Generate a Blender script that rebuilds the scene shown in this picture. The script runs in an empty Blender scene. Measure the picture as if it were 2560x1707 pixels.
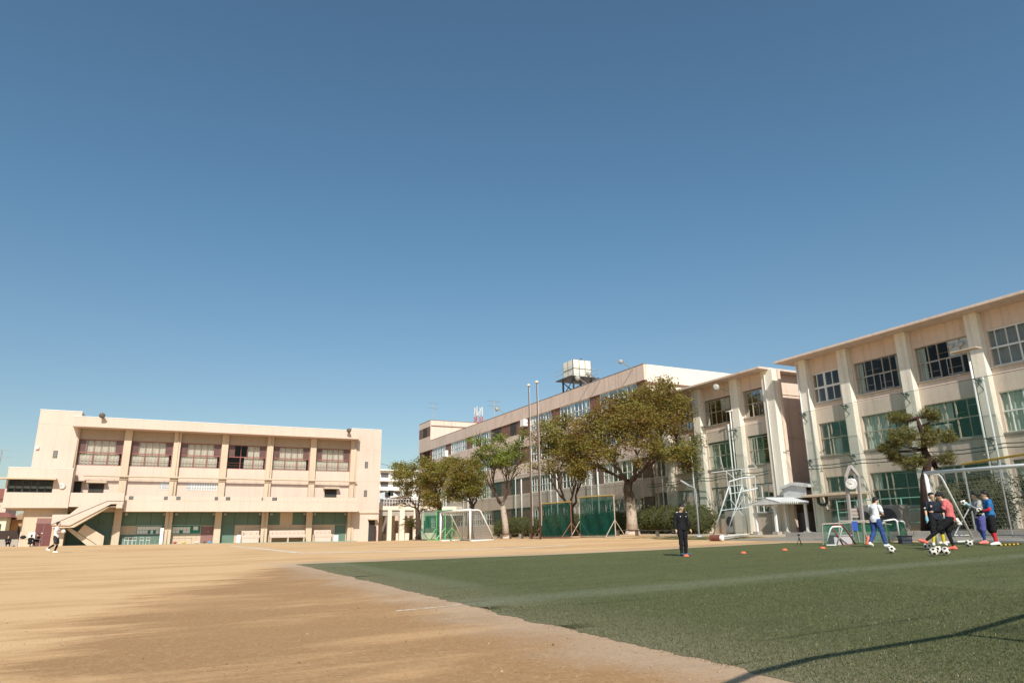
import bpy, bmesh, math, random
import numpy as np
from mathutils import Vector, Matrix, noise as mnoise
RAD = math.radians
scene = bpy.context.scene
# ---------------------------------------------------------------- camera
F_PX, EYE = 1741.14, 1.0
YAW, PIT, ROLL = RAD(26.606), RAD(15.52), RAD(-0.877)
_f = Vector((math.sin(YAW)*math.cos(PIT), math.cos(YAW)*math.cos(PIT), math.sin(PIT)))
_r0 = Vector((math.cos(YAW), -math.sin(YAW), 0)); _u0 = _r0.cross(_f)
_r = _r0*math.cos(ROLL) + _u0*math.sin(ROLL); _u = _u0*math.cos(ROLL) - _r0*math.sin(ROLL)
cam = bpy.data.cameras.new("camera"); camo = bpy.data.objects.new("camera", cam)
scene.collection.objects.link(camo)
camo.matrix_world = Matrix(((_r.x,_u.x,-_f.x,0),(_r.y,_u.y,-_f.y,0),(_r.z,_u.z,-_f.z,EYE),(0,0,0,1)))
cam.sensor_width = 36; cam.lens = F_PX/2560*36; cam.clip_start = 0.1; cam.clip_end = 6000
scene.camera = camo
# ---------------------------------------------------------------- light
SUN_AZ, SUN_EL = 20.0, 40.0          # shadows run this many degrees from +Y towards +X
w = bpy.data.worlds.new("World"); scene.world = w; w.use_nodes = True
nt = w.node_tree; sky = nt.nodes.new("ShaderNodeTexSky"); sky.sky_type = 'NISHITA'; sky.sun_disc = False
sky.sun_elevation = RAD(SUN_EL); sky.sun_rotation = RAD(180+SUN_AZ)
sky.altitude = 0; sky.air_density = 1.0; sky.dust_density = 1.0; sky.ozone_density = 3.0
_tint = nt.nodes.new("ShaderNodeVectorMath"); _tint.operation = "MULTIPLY"; _tc = nt.nodes.new("ShaderNodeTexCoord"); _sx = nt.nodes.new("ShaderNodeSeparateXYZ"); nt.links.new(_tc.outputs["Generated"], _sx.inputs[0])
_mr = nt.nodes.new("ShaderNodeMapRange"); _mr.inputs["From Min"].default_value = 0.03; _mr.inputs["From Max"].default_value = 0.42; nt.links.new(_sx.outputs[2], _mr.inputs["Value"])
_mv = nt.nodes.new("ShaderNodeMix"); _mv.data_type = "VECTOR"; _mv.inputs[4].default_value = (1.24, 1.16, 1.01); _mv.inputs[5].default_value = (1.04, 1.31, 1.24)   # clear spring air: paler near the horizon
nt.links.new(_mr.outputs[0], _mv.inputs[0]); nt.links.new(_mv.outputs[1], _tint.inputs[1])
nt.links.new(sky.outputs[0], _tint.inputs[0]); nt.links.new(_tint.outputs[0], nt.nodes["Background"].inputs[0]); nt.nodes["Background"].inputs[1].default_value = 0.075
sd = bpy.data.lights.new("sun", 'SUN'); sd.energy = 4.2; sd.angle = RAD(0.53); sd.color = (1.0, 0.93, 0.82)
so = bpy.data.objects.new("sun", sd); scene.collection.objects.link(so)
_sdir = Vector((math.sin(RAD(SUN_AZ))*math.cos(RAD(SUN_EL)), math.cos(RAD(SUN_AZ))*math.cos(RAD(SUN_EL)), -math.sin(RAD(SUN_EL))))
so.rotation_euler = _sdir.to_track_quat('-Z','Y').to_euler(); so.location = (-30,-80,70)
scene.view_settings.view_transform = 'Standard'; scene.view_settings.look = 'None'
scene.view_settings.exposure = 0.35; scene.view_settings.gamma = 1
# ---------------------------------------------------------------- helpers
C = scene.collection
rnd = random.Random(7)
def ray(x, y): return _r*((x-1280)/F_PX) - _u*((y-853.5)/F_PX) + _f
EY = Vector((0,0,EYE))
def atY(x, y, Y): q = ray(x,y); return EY + q*(Y/q.y)
def atX(x, y, X): q = ray(x,y); return EY + q*(X/q.x)
def atD(x, y, d): return EY + ray(x,y)*d
# terrain heights: thin plate spline through points levelled on site
_A = np.array([(4.3,24.4,.19),(4.3,13.5,.06),(4.3,10.4,0),(4.3,6.6,-.04),(4.3,4,-.06),(9.2,24.4,.22),(15,24.4,.27),(7.6,10.4,.07),
 (11.5,10.4,.17),(15.1,10.4,.25),(19.1,10.4,.31),(16.6,20.2,.24),(24,14,.44),(22,16.5,.43),(24.7,16.2,.49),(28,24,.5),(40,37,.80),
 (34.6,48,.92),(-5,47.5,.39),(-3,89.6,.62),(21.7,89.6,.5),(25.6,89.6,.48),(28,80,.62),(-10,8,-.12),(-8,25,.05),(0,0,-.04),(10,0,.08),
 (40,10,.75),(-20,90,.6),(30,60,.72),(24,55,.6),(8,45,.4),(20,35,.42),(45,100,.7),(50,50,.95),(-30,40,.3),(30,0,.45),(0,110,.6),(45,0,.7)])
def _tps(r2): return np.where(r2>0, r2*np.log(r2+1e-12)*0.5, 0)
_n = len(_A); _K = _tps(((_A[:,None,:2]-_A[None,:,:2])**2).sum(-1)) + np.eye(_n)*8.0
_P = np.c_[np.ones(_n), _A[:,:2]]; _M = np.block([[_K,_P],[_P.T,np.zeros((3,3))]])
_W = np.linalg.solve(_M, np.r_[_A[:,2],0,0,0])
def gzs(x, y):
    x = np.clip(np.asarray(x,float),-40,60); y = np.clip(np.asarray(y,float),-10,120)
    r2 = (x[...,None]-_A[:,0])**2 + (y[...,None]-_A[:,1])**2
    return _tps(r2)@_W[:_n] + _W[_n] + _W[_n+1]*x + _W[_n+2]*y
def gz(x, y): return float(gzs(x, y))
def G(x, y):                        # pixel of the photograph -> point on the ground
    q = ray(x,y); lo = None; t = 1.5; prev = 1.5
    while t < 400:
        p = EY + q*t
        if p.z < gz(p.x,p.y):
            a, b = prev, t
            for _ in range(30):
                m = (a+b)/2; p = EY+q*m
                if p.z < gz(p.x,p.y): b = m
                else: a = m
            return EY+q*((a+b)/2)
        prev = t; t *= 1.02
    return EY+q*400
def link(o, parent=None):
    C.objects.link(o)
    if parent is not None: o.parent = parent
    return o
ORG = {}
def thing(name, label, cat, loc=(0,0,0), rotz=0, group=None):
    o = bpy.data.objects.new(name, None); o.empty_display_size = .2; C.objects.link(o)
    o.location = loc; o.rotation_euler = (0,0,rotz); ORG[o.name] = Vector(loc)
    return tag(o, label, cat, group)
def tag(o, label, cat, group=None, kind=None):
    o['label'] = label; o['category'] = cat
    if group: o['group'] = group
    if kind: o['kind'] = kind
    return o
class MB:
    """collects shapes and links them as ONE mesh object"""
    def __init__(s): s.v=[]; s.f=[]; s.m=[]; s.a=[]
    def add(s, vs, fs, mi=0):
        o=len(s.v); s.a.append((o,len(s.f))); s.v+= [tuple(v) for v in vs]; s.f+=[tuple(i+o for i in f) for f in fs]; s.m+=[mi]*len(fs); return s
    def box(s, x0,y0,z0,x1,y1,z1, mi=0):
        if x0>x1: x0,x1=x1,x0
        if y0>y1: y0,y1=y1,y0
        if z0>z1: z0,z1=z1,z0
        v=[(x0,y0,z0),(x1,y0,z0),(x1,y1,z0),(x0,y1,z0),(x0,y0,z1),(x1,y0,z1),(x1,y1,z1),(x0,y1,z1)]
        return s.add(v,[(0,3,2,1),(4,5,6,7),(0,1,5,4),(1,2,6,5),(2,3,7,6),(3,0,4,7)],mi)
    def hexa(s, v, mi=0):
        return s.add(v,[(0,3,2,1),(4,5,6,7),(0,1,5,4),(1,2,6,5),(2,3,7,6),(3,0,4,7)],mi)
    def bar(s, a, b, wd, ht=None, mi=0):
        a=Vector(a); b=Vector(b); ht=ht or wd; d=(b-a).normalized()
        up=Vector((0,0,1)) if abs(d.z)<.95 else Vector((0,1,0)); e=d.cross(up).normalized(); g=e.cross(d)
        e*=wd/2; g*=ht/2
        v=[a-e-g,a+e-g,b+e-g,b-e-g,a-e+g,a+e+g,b+e+g,b-e+g]
        return s.add(v,[(0,3,2,1),(4,5,6,7),(0,1,5,4),(1,2,6,5),(2,3,7,6),(3,0,4,7)],mi)
    def tube(s, pts, r, n=8, mi=0, cap=True):
        pts=[Vector(p) for p in pts]; k=len(pts); rs=r if isinstance(r,(list,tuple)) else [r]*k
        vs=[]; e=None
        for i,p in enumerate(pts):
            d=(pts[min(i+1,k-1)]-pts[max(i-1,0)])
            d=d.normalized() if d.length>1e-9 else Vector((0,0,1))
            if e is None:
                e=d.cross(Vector((0,0,1)) if abs(d.z)<.9 else Vector((1,0,0))).normalized()
            else: e=(e-d*e.dot(d)).normalized()
            g=d.cross(e)
            for j in range(n):
                t=2*math.pi*j/n; vs.append(p+(e*math.cos(t)+g*math.sin(t))*rs[i])
        fs=[]
        for i in range(k-1):
            for j in range(n):
                a=i*n+j; b=i*n+(j+1)%n; fs.append((a,b,b+n,a+n))
        if cap: fs.append(tuple(range(n-1,-1,-1))); fs.append(tuple(range((k-1)*n,k*n)))
        return s.add(vs,fs,mi)
    def lathe(s, c, prof, n=16, mi=0, axis=None):
        c=Vector(c); M=axis.to_track_quat('Z','Y').to_matrix() if axis is not None else Matrix.Identity(3)
        vs=[]; fs=[]
        for (r,z) in prof:
            for j in range(n):
                t=2*math.pi*j/n; vs.append(c+M@Vector((r*math.cos(t),r*math.sin(t),z)))
        for i in range(len(prof)-1):
            for j in range(n):
                a=i*n+j; b=i*n+(j+1)%n; fs.append((a,b,b+n,a+n))
        fs.append(tuple(range(n-1,-1,-1))); fs.append(tuple(range((len(prof)-1)*n,len(prof)*n)))
        return s.add(vs,fs,mi)
    def ball(s, c, r, n=16, mi=0, sc=(1,1,1), M=None):
        c=Vector(c); vs=[]; fs=[]; h=n//2; M=M or Matrix.Identity(3)
        vs.append(c+M@Vector((0,0,-r*sc[2])))
        for i in range(1,h):
            p=-math.pi/2+math.pi*i/h
            for j in range(n):
                t=2*math.pi*j/n; vs.append(c+M@Vector((r*sc[0]*math.cos(p)*math.cos(t),r*sc[1]*math.cos(p)*math.sin(t),r*sc[2]*math.sin(p))))
        vs.append(c+M@Vector((0,0,r*sc[2]))); L=len(vs)-1
        for j in range(n): fs.append((0,1+(j+1)%n,1+j)); fs.append((L,L-n+j,L-n+(j+1)%n))
        for i in range(h-2):
            for j in range(n):
                a=1+i*n+j; b=1+i*n+(j+1)%n; fs.append((a,b,b+n,a+n))
        return s.add(vs,fs,mi)
    def prism(s, poly, d, mi=0):        # polygon (list of 3d points) thickened by vector d
        k=len(poly); d=Vector(d); v=[Vector(p) for p in poly]; v2=[p+d for p in v]
        fs=[tuple(range(k-1,-1,-1)),tuple(range(k,2*k))]+[(i,(i+1)%k,(i+1)%k+k,i+k) for i in range(k)]
        return s.add(v+v2,fs,mi)
    def quad(s,a,b,c,d,mi=0): return s.add([a,b,c,d],[(0,1,2,3)],mi)
    def each(s, name, mat, parent=None, n=1, **k):   # one object for every n shapes
        out=[]; A=s.a+[(len(s.v),len(s.f))]
        for i in range(0,len(s.a),n):
            (v0,f0),(v1,f1)=A[i],A[min(i+n,len(s.a))]; q=MB(); q.v=s.v[v0:v1]; q.f=[tuple(j-v0 for j in f) for f in s.f[f0:f1]]; q.m=s.m[f0:f1]; out.append(q.build(name,mat,parent,**k))
        return out
    def build(s, name, mat, parent=None, world=True, smooth=False, bevel=0, fix=True):
        me=bpy.data.meshes.new(name); o=Vector((0,0,0))
        if parent is not None and world:
            q=parent; 
            while q is not None: o+=Vector(q.location); q=q.parent
        me.from_pydata([(v[0]-o.x,v[1]-o.y,v[2]-o.z) for v in s.v],[],s.f)
        for m in (mat if isinstance(mat,(list,tuple)) else [mat]): me.materials.append(m)
        me.polygons.foreach_set('material_index',s.m)
        if smooth: me.polygons.foreach_set('use_smooth',[True]*len(me.polygons))
        if fix:
            bm=bmesh.new(); bm.from_mesh(me); bmesh.ops.recalc_face_normals(bm,faces=bm.faces); bm.to_mesh(me); bm.free()
        me.update()
        ob=bpy.data.objects.new(name,me); link(ob,parent)
        if bevel:
            b=ob.modifiers.new('bevel','BEVEL'); b.width=bevel; b.segments=2; b.limit_method='ANGLE'
        return ob
def copy_tree(o, parent=None):
    c=o.copy(); C.objects.link(c)
    if parent is not None: c.parent=parent
    for ch in list(o.children): copy_tree(ch,c)
    return c
def recentre(o):                      # put a one-mesh thing's origin at its base
    me=o.data; n=len(me.vertices); a=np.empty(n*3); me.vertices.foreach_get('co',a); a=a.reshape(-1,3)
    c=np.array([(a[:,0].min()+a[:,0].max())/2,(a[:,1].min()+a[:,1].max())/2,a[:,2].min()])
    me.vertices.foreach_set('co',(a-c).ravel()); me.update(); o.location=Vector(o.location)+Vector(c); return o
# ---------------------------------------------------------------- materials
MATS={}
def nd(m,t,**k):
    n=m.node_tree.nodes.new(t)
    for a,b in k.items(): setattr(n,a,b)
    return n
def mat(name, col, rough=.7, metal=0, var=.12, vscale=1.5, fine=.06, bump=0, bscale=60, streak=0, spec=.4, dirt=None):
    if name in MATS: return MATS[name]
    m=bpy.data.materials.new(name); m.use_nodes=True; N=m.node_tree.nodes; L=m.node_tree.links
    b=N['Principled BSDF']; b.inputs['Roughness'].default_value=rough; b.inputs['Metallic'].default_value=metal
    b.inputs['Specular IOR Level'].default_value=spec
    tc=nd(m,'ShaderNodeTexCoord')
    def noi(scale,detail,vec=None):
        n=nd(m,'ShaderNodeTexNoise'); n.inputs['Scale'].default_value=scale; n.inputs['Detail'].default_value=detail
        L.new(vec or tc.outputs['Object'],n.inputs['Vector']); return n
    n1=noi(vscale,5); n2=noi(vscale*14,4)
    def mul(a,amt):
        mr=nd(m,'ShaderNodeMapRange'); mr.inputs['From Min'].default_value=.25; mr.inputs['From Max'].default_value=.75
        mr.inputs['To Min'].default_value=1-amt; mr.inputs['To Max'].default_value=1+amt; L.new(a,mr.inputs['Value']); return mr.outputs[0]
    f=mul(n1.outputs[0],var); g=mul(n2.outputs[0],fine)
    mm=nd(m,'ShaderNodeMath',operation='MULTIPLY'); L.new(f,mm.inputs[0]); L.new(g,mm.inputs[1]); cur=mm.outputs[0]
    if streak:
        mp=nd(m,'ShaderNodeMapping'); mp.inputs['Scale'].default_value=(2.2,2.2,.12); L.new(tc.outputs['Object'],mp.inputs[0])
        n3=noi(1.6,5,mp.outputs[0]); mr=nd(m,'ShaderNodeMapRange'); mr.inputs['From Min'].default_value=.5; mr.inputs['From Max'].default_value=.78
        mr.inputs['To Min'].default_value=1; mr.inputs['To Max'].default_value=1-streak; L.new(n3.outputs[0],mr.inputs['Value'])
        m3=nd(m,'ShaderNodeMath',operation='MULTIPLY'); L.new(cur,m3.inputs[0]); L.new(mr.outputs[0],m3.inputs[1]); cur=m3.outputs[0]
    mx=nd(m,'ShaderNodeVectorMath',operation='SCALE'); mx.inputs[0].default_value=col[:3]; L.new(cur,mx.inputs['Scale'])
    L.new(mx.outputs[0],b.inputs['Base Color'])
    if bump:
        n4=noi(bscale,4); bp=nd(m,'ShaderNodeBump'); bp.inputs['Strength'].default_value=bump; bp.inputs['Distance'].default_value=.02
        L.new(n4.outputs[0],bp.inputs['Height']); L.new(bp.outputs[0],b.inputs['Normal'])
    MATS[name]=m; return m
def net_mat(name, col, alpha, fold=.25, scale=1.2, trans=.3):
    if name in MATS: return MATS[name]
    m=bpy.data.materials.new(name); m.use_nodes=True; N=m.node_tree.nodes; L=m.node_tree.links
    N.remove(N['Principled BSDF']); out=N['Material Output']
    d=nd(m,'ShaderNodeBsdfDiffuse'); d.inputs[0].default_value=(*col,1); t=nd(m,'ShaderNodeBsdfTranslucent'); t.inputs[0].default_value=(*col,1)
    md=nd(m,'ShaderNodeMixShader'); md.inputs[0].default_value=trans; L.new(d.outputs[0],md.inputs[1]); L.new(t.outputs[0],md.inputs[2])
    tr=nd(m,'ShaderNodeBsdfTransparent'); mx=nd(m,'ShaderNodeMixShader')
    tc=nd(m,'ShaderNodeTexCoord'); n=nd(m,'ShaderNodeTexNoise'); n.inputs['Scale'].default_value=scale; n.inputs['Detail'].default_value=4
    L.new(tc.outputs['Object'],n.inputs['Vector'])
    mr=nd(m,'ShaderNodeMapRange'); mr.inputs['From Min'].default_value=.3; mr.inputs['From Max'].default_value=.7
    mr.inputs['To Min'].default_value=alpha*(1-fold); mr.inputs['To Max'].default_value=min(1,alpha*(1+fold)); L.new(n.outputs[0],mr.inputs['Value'])
    L.new(mr.outputs[0],mx.inputs[0]); L.new(tr.outputs[0],mx.inputs[1]); L.new(md.outputs[0],mx.inputs[2]); L.new(mx.outputs[0],out.inputs[0])
    MATS[name]=m; return m
def glass_mat(name, tint=(.55,.6,.6), refl=.6):
    if name in MATS: return MATS[name]
    m=bpy.data.materials.new(name); m.use_nodes=True; N=m.node_tree.nodes; L=m.node_tree.links
    N.remove(N['Principled BSDF']); out=N['Material Output']
    tr=nd(m,'ShaderNodeBsdfTransparent'); tr.inputs[0].default_value=(*tint,1)
    gl=nd(m,'ShaderNodeBsdfGlossy'); gl.inputs['Roughness'].default_value=.03; gl.inputs[0].default_value=(.85,.85,.83,1)
    lw=nd(m,'ShaderNodeFresnel'); lw.inputs[0].default_value=1.5
    mu=nd(m,'ShaderNodeMath',operation='MULTIPLY'); mu.inputs[1].default_value=refl*2; L.new(lw.outputs[0],mu.inputs[0])
    mx=nd(m,'ShaderNodeMixShader'); L.new(mu.outputs[0],mx.inputs[0]); L.new(tr.outputs[0],mx.inputs[1]); L.new(gl.outputs[0],mx.inputs[2])
    L.new(mx.outputs[0],out.inputs[0]); MATS[name]=m; return m
CREAM=mat('cream_paint',(.62,.50,.425),.85,var=.05,vscale=.25,fine=.03,streak=.10,bump=.1,bscale=40)
CREAM2=mat('cream_beige_paint',(.58,.47,.355),.85,var=.06,vscale=.3,fine=.03,streak=.14,bump=.1,bscale=40)
BEIGE=mat('beige_render',(.70,.565,.475),.85,var=.08,vscale=.35,fine=.05,streak=.24,bump=.12,bscale=40)
PALEP=mat('pale_pillar_paint',(.80,.755,.655),.85,var=.07,vscale=.4,fine=.05,streak=.26,bump=.1,bscale=40)
PINKB=mat('pink_band_render',(.66,.53,.45),.85,var=.07,vscale=.25,fine=.04,streak=.26,bump=.1,bscale=30)
BROWN=mat('brown_panel',(.19,.10,.075),.75,var=.1,vscale=.5,streak=.12)
CONC=mat('concrete',(.38,.35,.31),.9,var=.15,vscale=.7,fine=.1,bump=.25,bscale=30,streak=.2)
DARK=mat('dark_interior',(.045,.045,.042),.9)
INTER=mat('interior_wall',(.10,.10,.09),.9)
WHITE=mat('white_paint',(.78,.78,.76),.45,var=.05,vscale=2)
WMET=mat('white_metal_pipe',(.74,.75,.74),.35,var=.05,vscale=3,fine=.04)
GREYM=mat('grey_aluminium',(.42,.44,.45),.4,metal=.3,var=.05)
RUST=mat('rusty_steel',(.20,.09,.055),.8,var=.3,vscale=3,fine=.2)
DKMET=mat('dark_steel',(.06,.065,.07),.5,metal=.4)
GSTEEL=mat('galvanised_steel',(.40,.42,.43),.45,metal=.5,var=.12,vscale=3)
REDFR=mat('maroon_window_frame',(.27,.10,.09),.5)
MAROON=mat('maroon_door',(.14,.05,.05),.5,var=.12,vscale=1,streak=.15)
PLUMP=mat('plum_panel',(.25,.135,.125),.7,var=.1)
CURT=mat('cream_curtain',(.80,.73,.62),.9,var=.1,vscale=2)
CURTG=mat('grey_curtain',(.30,.32,.32),.9,var=.1,vscale=2)
CURTW=mat('pale_green_curtain',(.52,.58,.50),.9,var=.1,vscale=2)
OLIVEF=mat('tan_window_frame',(.40,.34,.26),.5)
GLASS=glass_mat('window_glass',(.86,.89,.89),refl=.22); GLASSD=glass_mat('dark_window_glass',(.45,.48,.49),.3)
GNET=net_mat('green_ball_net',(.055,.20,.15),.25,.12,.6)
GNET2=net_mat('green_screen_net',(.014,.085,.064),.70,.24,1.3)
GYMU=mat('brown_beige_paint',(.40,.325,.255),.85,var=.06,vscale=.3,streak=.1)
PIPEG=mat('pale_grey_pipe',(.50,.54,.56),.45,var=.1,vscale=3)
GNET3=net_mat('light_green_net',(.04,.24,.15),.55,.3,1.5)
BLACK=mat('black_cloth',(.012,.012,.014),.8)
DKGREEN=mat('dark_green_panel',(.115,.195,.155),.6,var=.12,vscale=.6)
BOARDG=mat('noticeboard_green',(.03,.20,.14),.7)
PAPER=mat('white_paper',(.75,.75,.72),.8,var=.05)
ROOFT=mat('grey_tile_roof',(.20,.15,.13),.8,var=.15,vscale=2,fine=.15)
REDROOF=mat('red_tile_roof',(.26,.10,.075),.8,var=.15,vscale=2,fine=.15)
SOIL=mat('planter_soil',(.24,.16,.10),.95,var=.25,vscale=1.5,fine=.2,bump=.5,bscale=30)
# ---------------------------------------------------------------- ground sheets
def math_(m,op,a,b=None,c=None):
    n=nd(m,'ShaderNodeMath',operation=op)
    for i,x in enumerate((a,b,c)):
        if x is None: continue
        if isinstance(x,(int,float)): n.inputs[i].default_value=x
        else: m.node_tree.links.new(x,n.inputs[i])
    return n.outputs[0]
def rng_(m,v,a,b,c=0,d=1,smooth=True):
    n=nd(m,'ShaderNodeMapRange'); n.interpolation_type='SMOOTHSTEP' if smooth else 'LINEAR'
    for k,x in zip(('From Min','From Max','To Min','To Max'),(a,b,c,d)): n.inputs[k].default_value=x
    m.node_tree.links.new(v,n.inputs['Value']); return n.outputs[0]
def noise_(m,vec,scale,detail=5,rough=.55,dist=0,map=None):
    if map:
        mp=nd(m,'ShaderNodeMapping'); mp.inputs['Scale'].default_value=map[0]; mp.inputs['Rotation'].default_value=map[1]
        m.node_tree.links.new(vec,mp.inputs[0]); vec=mp.outputs[0]
    n=nd(m,'ShaderNodeTexNoise'); n.inputs['Scale'].default_value=scale; n.inputs['Detail'].default_value=detail
    n.inputs['Roughness'].default_value=rough; n.inputs['Distortion'].default_value=dist
    m.node_tree.links.new(vec,n.inputs['Vector']); return n.outputs[0]
def mixc(m,f,a,b):
    n=nd(m,'ShaderNodeMix',data_type='RGBA'); L=m.node_tree.links
    if isinstance(f,(int,float)): n.inputs[0].default_value=f
    else: L.new(f,n.inputs[0])
    for i,x in ((6,a),(7,b)):
        if isinstance(x,tuple): n.inputs[i].default_value=(*x,1)
        else: L.new(x,n.inputs[i])
    return n.outputs[2]
def bump_(m,h,strength,dist,prev=None):
    n=nd(m,'ShaderNodeBump'); n.inputs['Strength'].default_value=strength; n.inputs['Distance'].default_value=dist
    m.node_tree.links.new(h,n.inputs['Height'])
    if prev is not None: m.node_tree.links.new(prev,n.inputs['Normal'])
    return n.outputs[0]
def newmat(name,rough=.9,spec=.2):
    m=bpy.data.materials.new(name); m.use_nodes=True; b=m.node_tree.nodes['Principled BSDF']
    b.inputs['Roughness'].default_value=rough; b.inputs['Specular IOR Level'].default_value=spec
    g=nd(m,'ShaderNodeNewGeometry'); s=nd(m,'ShaderNodeSeparateXYZ'); m.node_tree.links.new(g.outputs['Position'],s.inputs[0])
    return m,b,g.outputs['Position'],s.outputs[0],s.outputs[1]
# dirt
m,b,P,X,Y=newmat('sports_ground_dirt'); L=m.node_tree.links
big=noise_(m,P,.11,6,.6,.6); mid=noise_(m,P,.45,6,.62,.8,((.45,1.15,1),(0,0,.35))); st=noise_(m,P,1.0,6,.7,.5,((.10,1.3,1),(0,0,-.22)))
fine=noise_(m,P,22,5,.7); peb=noise_(m,P,90,3,.6)
brown=(.36,.205,.095); tan=(.54,.326,.162); pale=(.67,.442,.236)
f=math_(m,'ADD',math_(m,'MULTIPLY',mid,.45),math_(m,'ADD',math_(m,'MULTIPLY',big,.35),math_(m,'MULTIPLY',st,.30)))
# damp brown soil along the turf, close by
fx=math_(m,'ADD',math_(m,'MULTIPLY',math_(m,'MAXIMUM',math_(m,'SUBTRACT',Y,12.0),0.0),.40),math_(m,'ADD',math_(m,'MULTIPLY',math_(m,'MAXIMUM',math_(m,'SUBTRACT',8.5,Y),0.0),.10),-.9))
ew=noise_(m,P,.9,6,.7,1.2,((.30,1.0,1),(0,0,.25)))
near=math_(m,'MULTIPLY',rng_(m,Y,29,22),rng_(m,math_(m,'ADD',math_(m,'SUBTRACT',X,fx),math_(m,'MULTIPLY',math_(m,'SUBTRACT',ew,.5),5.0)),-.9,1.0))
far=rng_(m,Y,22,50)
f2=math_(m,'ADD',math_(m,'SUBTRACT',math_(m,'ADD',f,.055),math_(m,'MULTIPLY',near,.19)),math_(m,'MULTIPLY',far,.0))
sw=noise_(m,P,.55,6,.72,1.6,((.16,1.0,1),(0,0,.12)))
f2=math_(m,'ADD',f2,math_(m,'MULTIPLY',math_(m,'SUBTRACT',sw,.5),math_(m,'ADD',math_(m,'MULTIPLY',near,-.29),.34)))
c=mixc(m,rng_(m,f2,.40,.52),brown,tan); c=mixc(m,rng_(m,f2,.50,.63),c,pale)
# pale pinkish sand shed along the turf edge
ed=math_(m,'ADD',X,math_(m,'MULTIPLY',math_(m,'SUBTRACT',noise_(m,P,.8,5,.65),.5),2.4))
edm=math_(m,'MULTIPLY',math_(m,'MULTIPLY',rng_(m,ed,3.0,4.2),rng_(m,Y,27,25)),.65)
c=mixc(m,edm,c,(.47,.36,.27))
c=mixc(m,math_(m,'MULTIPLY',rng_(m,noise_(m,P,5.5,6,.75),.46,.70),math_(m,'ADD',math_(m,'MULTIPLY',near,.18),.10)),c,(.28,.17,.085))
c=mixc(m,math_(m,'MULTIPLY',rng_(m,fine,.46,.66),.30),c,(.66,.48,.28)); c=mixc(m,math_(m,'MULTIPLY',rng_(m,noise_(m,P,48,4,.8),.50,.66),.42),c,(.24,.145,.07))
c=mixc(m,math_(m,'MULTIPLY',rng_(m,peb,.62,.72),.45),c,(.16,.10,.06))
L.new(c,b.inputs['Base Color'])
n1=bump_(m,mid,.35,.12); n2=bump_(m,fine,.5,.02,n1); n3=bump_(m,peb,.5,.008,n2); L.new(n3,b.inputs['Normal'])
DIRT=m
# artificial turf
m,b,P,X,Y=newmat('artificial_turf',.85,.25); L=m.node_tree.links
big=noise_(m,P,.3,5,.6); mid=noise_(m,P,1.7,5,.65,.5,((.35,1.2,1),(0,0,.1))); fine=noise_(m,P,38,5,.75); grit=noise_(m,P,130,2,.5)
c=mixc(m,rng_(m,mid,.3,.7),(.118,.141,.045),(.172,.184,.067)); c=mixc(m,math_(m,'MULTIPLY',rng_(m,big,.4,.7),.5),c,(.125,.150,.055))
med=noise_(m,P,9,5,.7)
c=mixc(m,math_(m,'MULTIPLY',rng_(m,med,.45,.7),.45),c,(.055,.066,.026))
c=mixc(m,math_(m,'MULTIPLY',rng_(m,fine,.42,.62),.80),c,(.030,.038,.015))
# sand specks, thicker near the open edge
e1=rng_(m,math_(m,'ADD',X,math_(m,'MULTIPLY',math_(m,'SUBTRACT',mid,.5),1.6)),6.4,4.2)
ew=math_(m,'MULTIPLY',rng_(m,Y,12,4),rng_(m,X,16,6))
sp=math_(m,'ADD',grit,math_(m,'ADD',math_(m,'MULTIPLY',e1,.10),math_(m,'MULTIPLY',ew,.045)))
sp2=noise_(m,P,75,2,.5); c=mixc(m,math_(m,'MULTIPLY',rng_(m,math_(m,'ADD',sp2,math_(m,'MULTIPLY',rng_(m,Y,12,4),.03)),.66,.71),.7),c,(.40,.37,.27)); c=mixc(m,math_(m,'MULTIPLY',rng_(m,sp,.62,.69),.8),c,(.42,.36,.25))
c=mixc(m,math_(m,'MULTIPLY',e1,.22),c,(.27,.22,.14))
# seams between the turf rolls
sm=math_(m,'ABSOLUTE',math_(m,'SUBTRACT',math_(m,'FRACT',math_(m,'DIVIDE',math_(m,'ADD',Y,math_(m,'MULTIPLY',mid,.15)),3.7)),.5))
c=mixc(m,math_(m,'MULTIPLY',math_(m,'MULTIPLY',rng_(m,sm,.013,.003),rng_(m,big,.46,.58)),.6),c,(.018,.022,.012))
# worn chalk line along the pitch and a fainter one beside the edge
wl=math_(m,'ABSOLUTE',math_(m,'SUBTRACT',math_(m,'ADD',Y,math_(m,'MULTIPLY',math_(m,'SUBTRACT',mid,.5),.8)),10.45))
wl=math_(m,'MULTIPLY',rng_(m,wl,.80,.0),rng_(m,fine,.3,.7,.15,.8)); wl=math_(m,'MULTIPLY',wl,rng_(m,med,.35,.7,.22,.58))
c=mixc(m,wl,c,(.40,.44,.36))
w2=math_(m,'ABSOLUTE',math_(m,'SUBTRACT',math_(m,'ADD',X,math_(m,'MULTIPLY',math_(m,'SUBTRACT',mid,.5),.6)),5.5))
w2=math_(m,'MULTIPLY',math_(m,'MULTIPLY',rng_(m,w2,.6,.1),rng_(m,Y,11,14)),.15); c=mixc(m,w2,c,(.34,.36,.27))
L.new(c,b.inputs['Base Color'])
n1=bump_(m,fine,.9,.03); n2=bump_(m,grit,.6,.012,n1); L.new(n2,b.inputs['Normal'])
TURF=m
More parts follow.
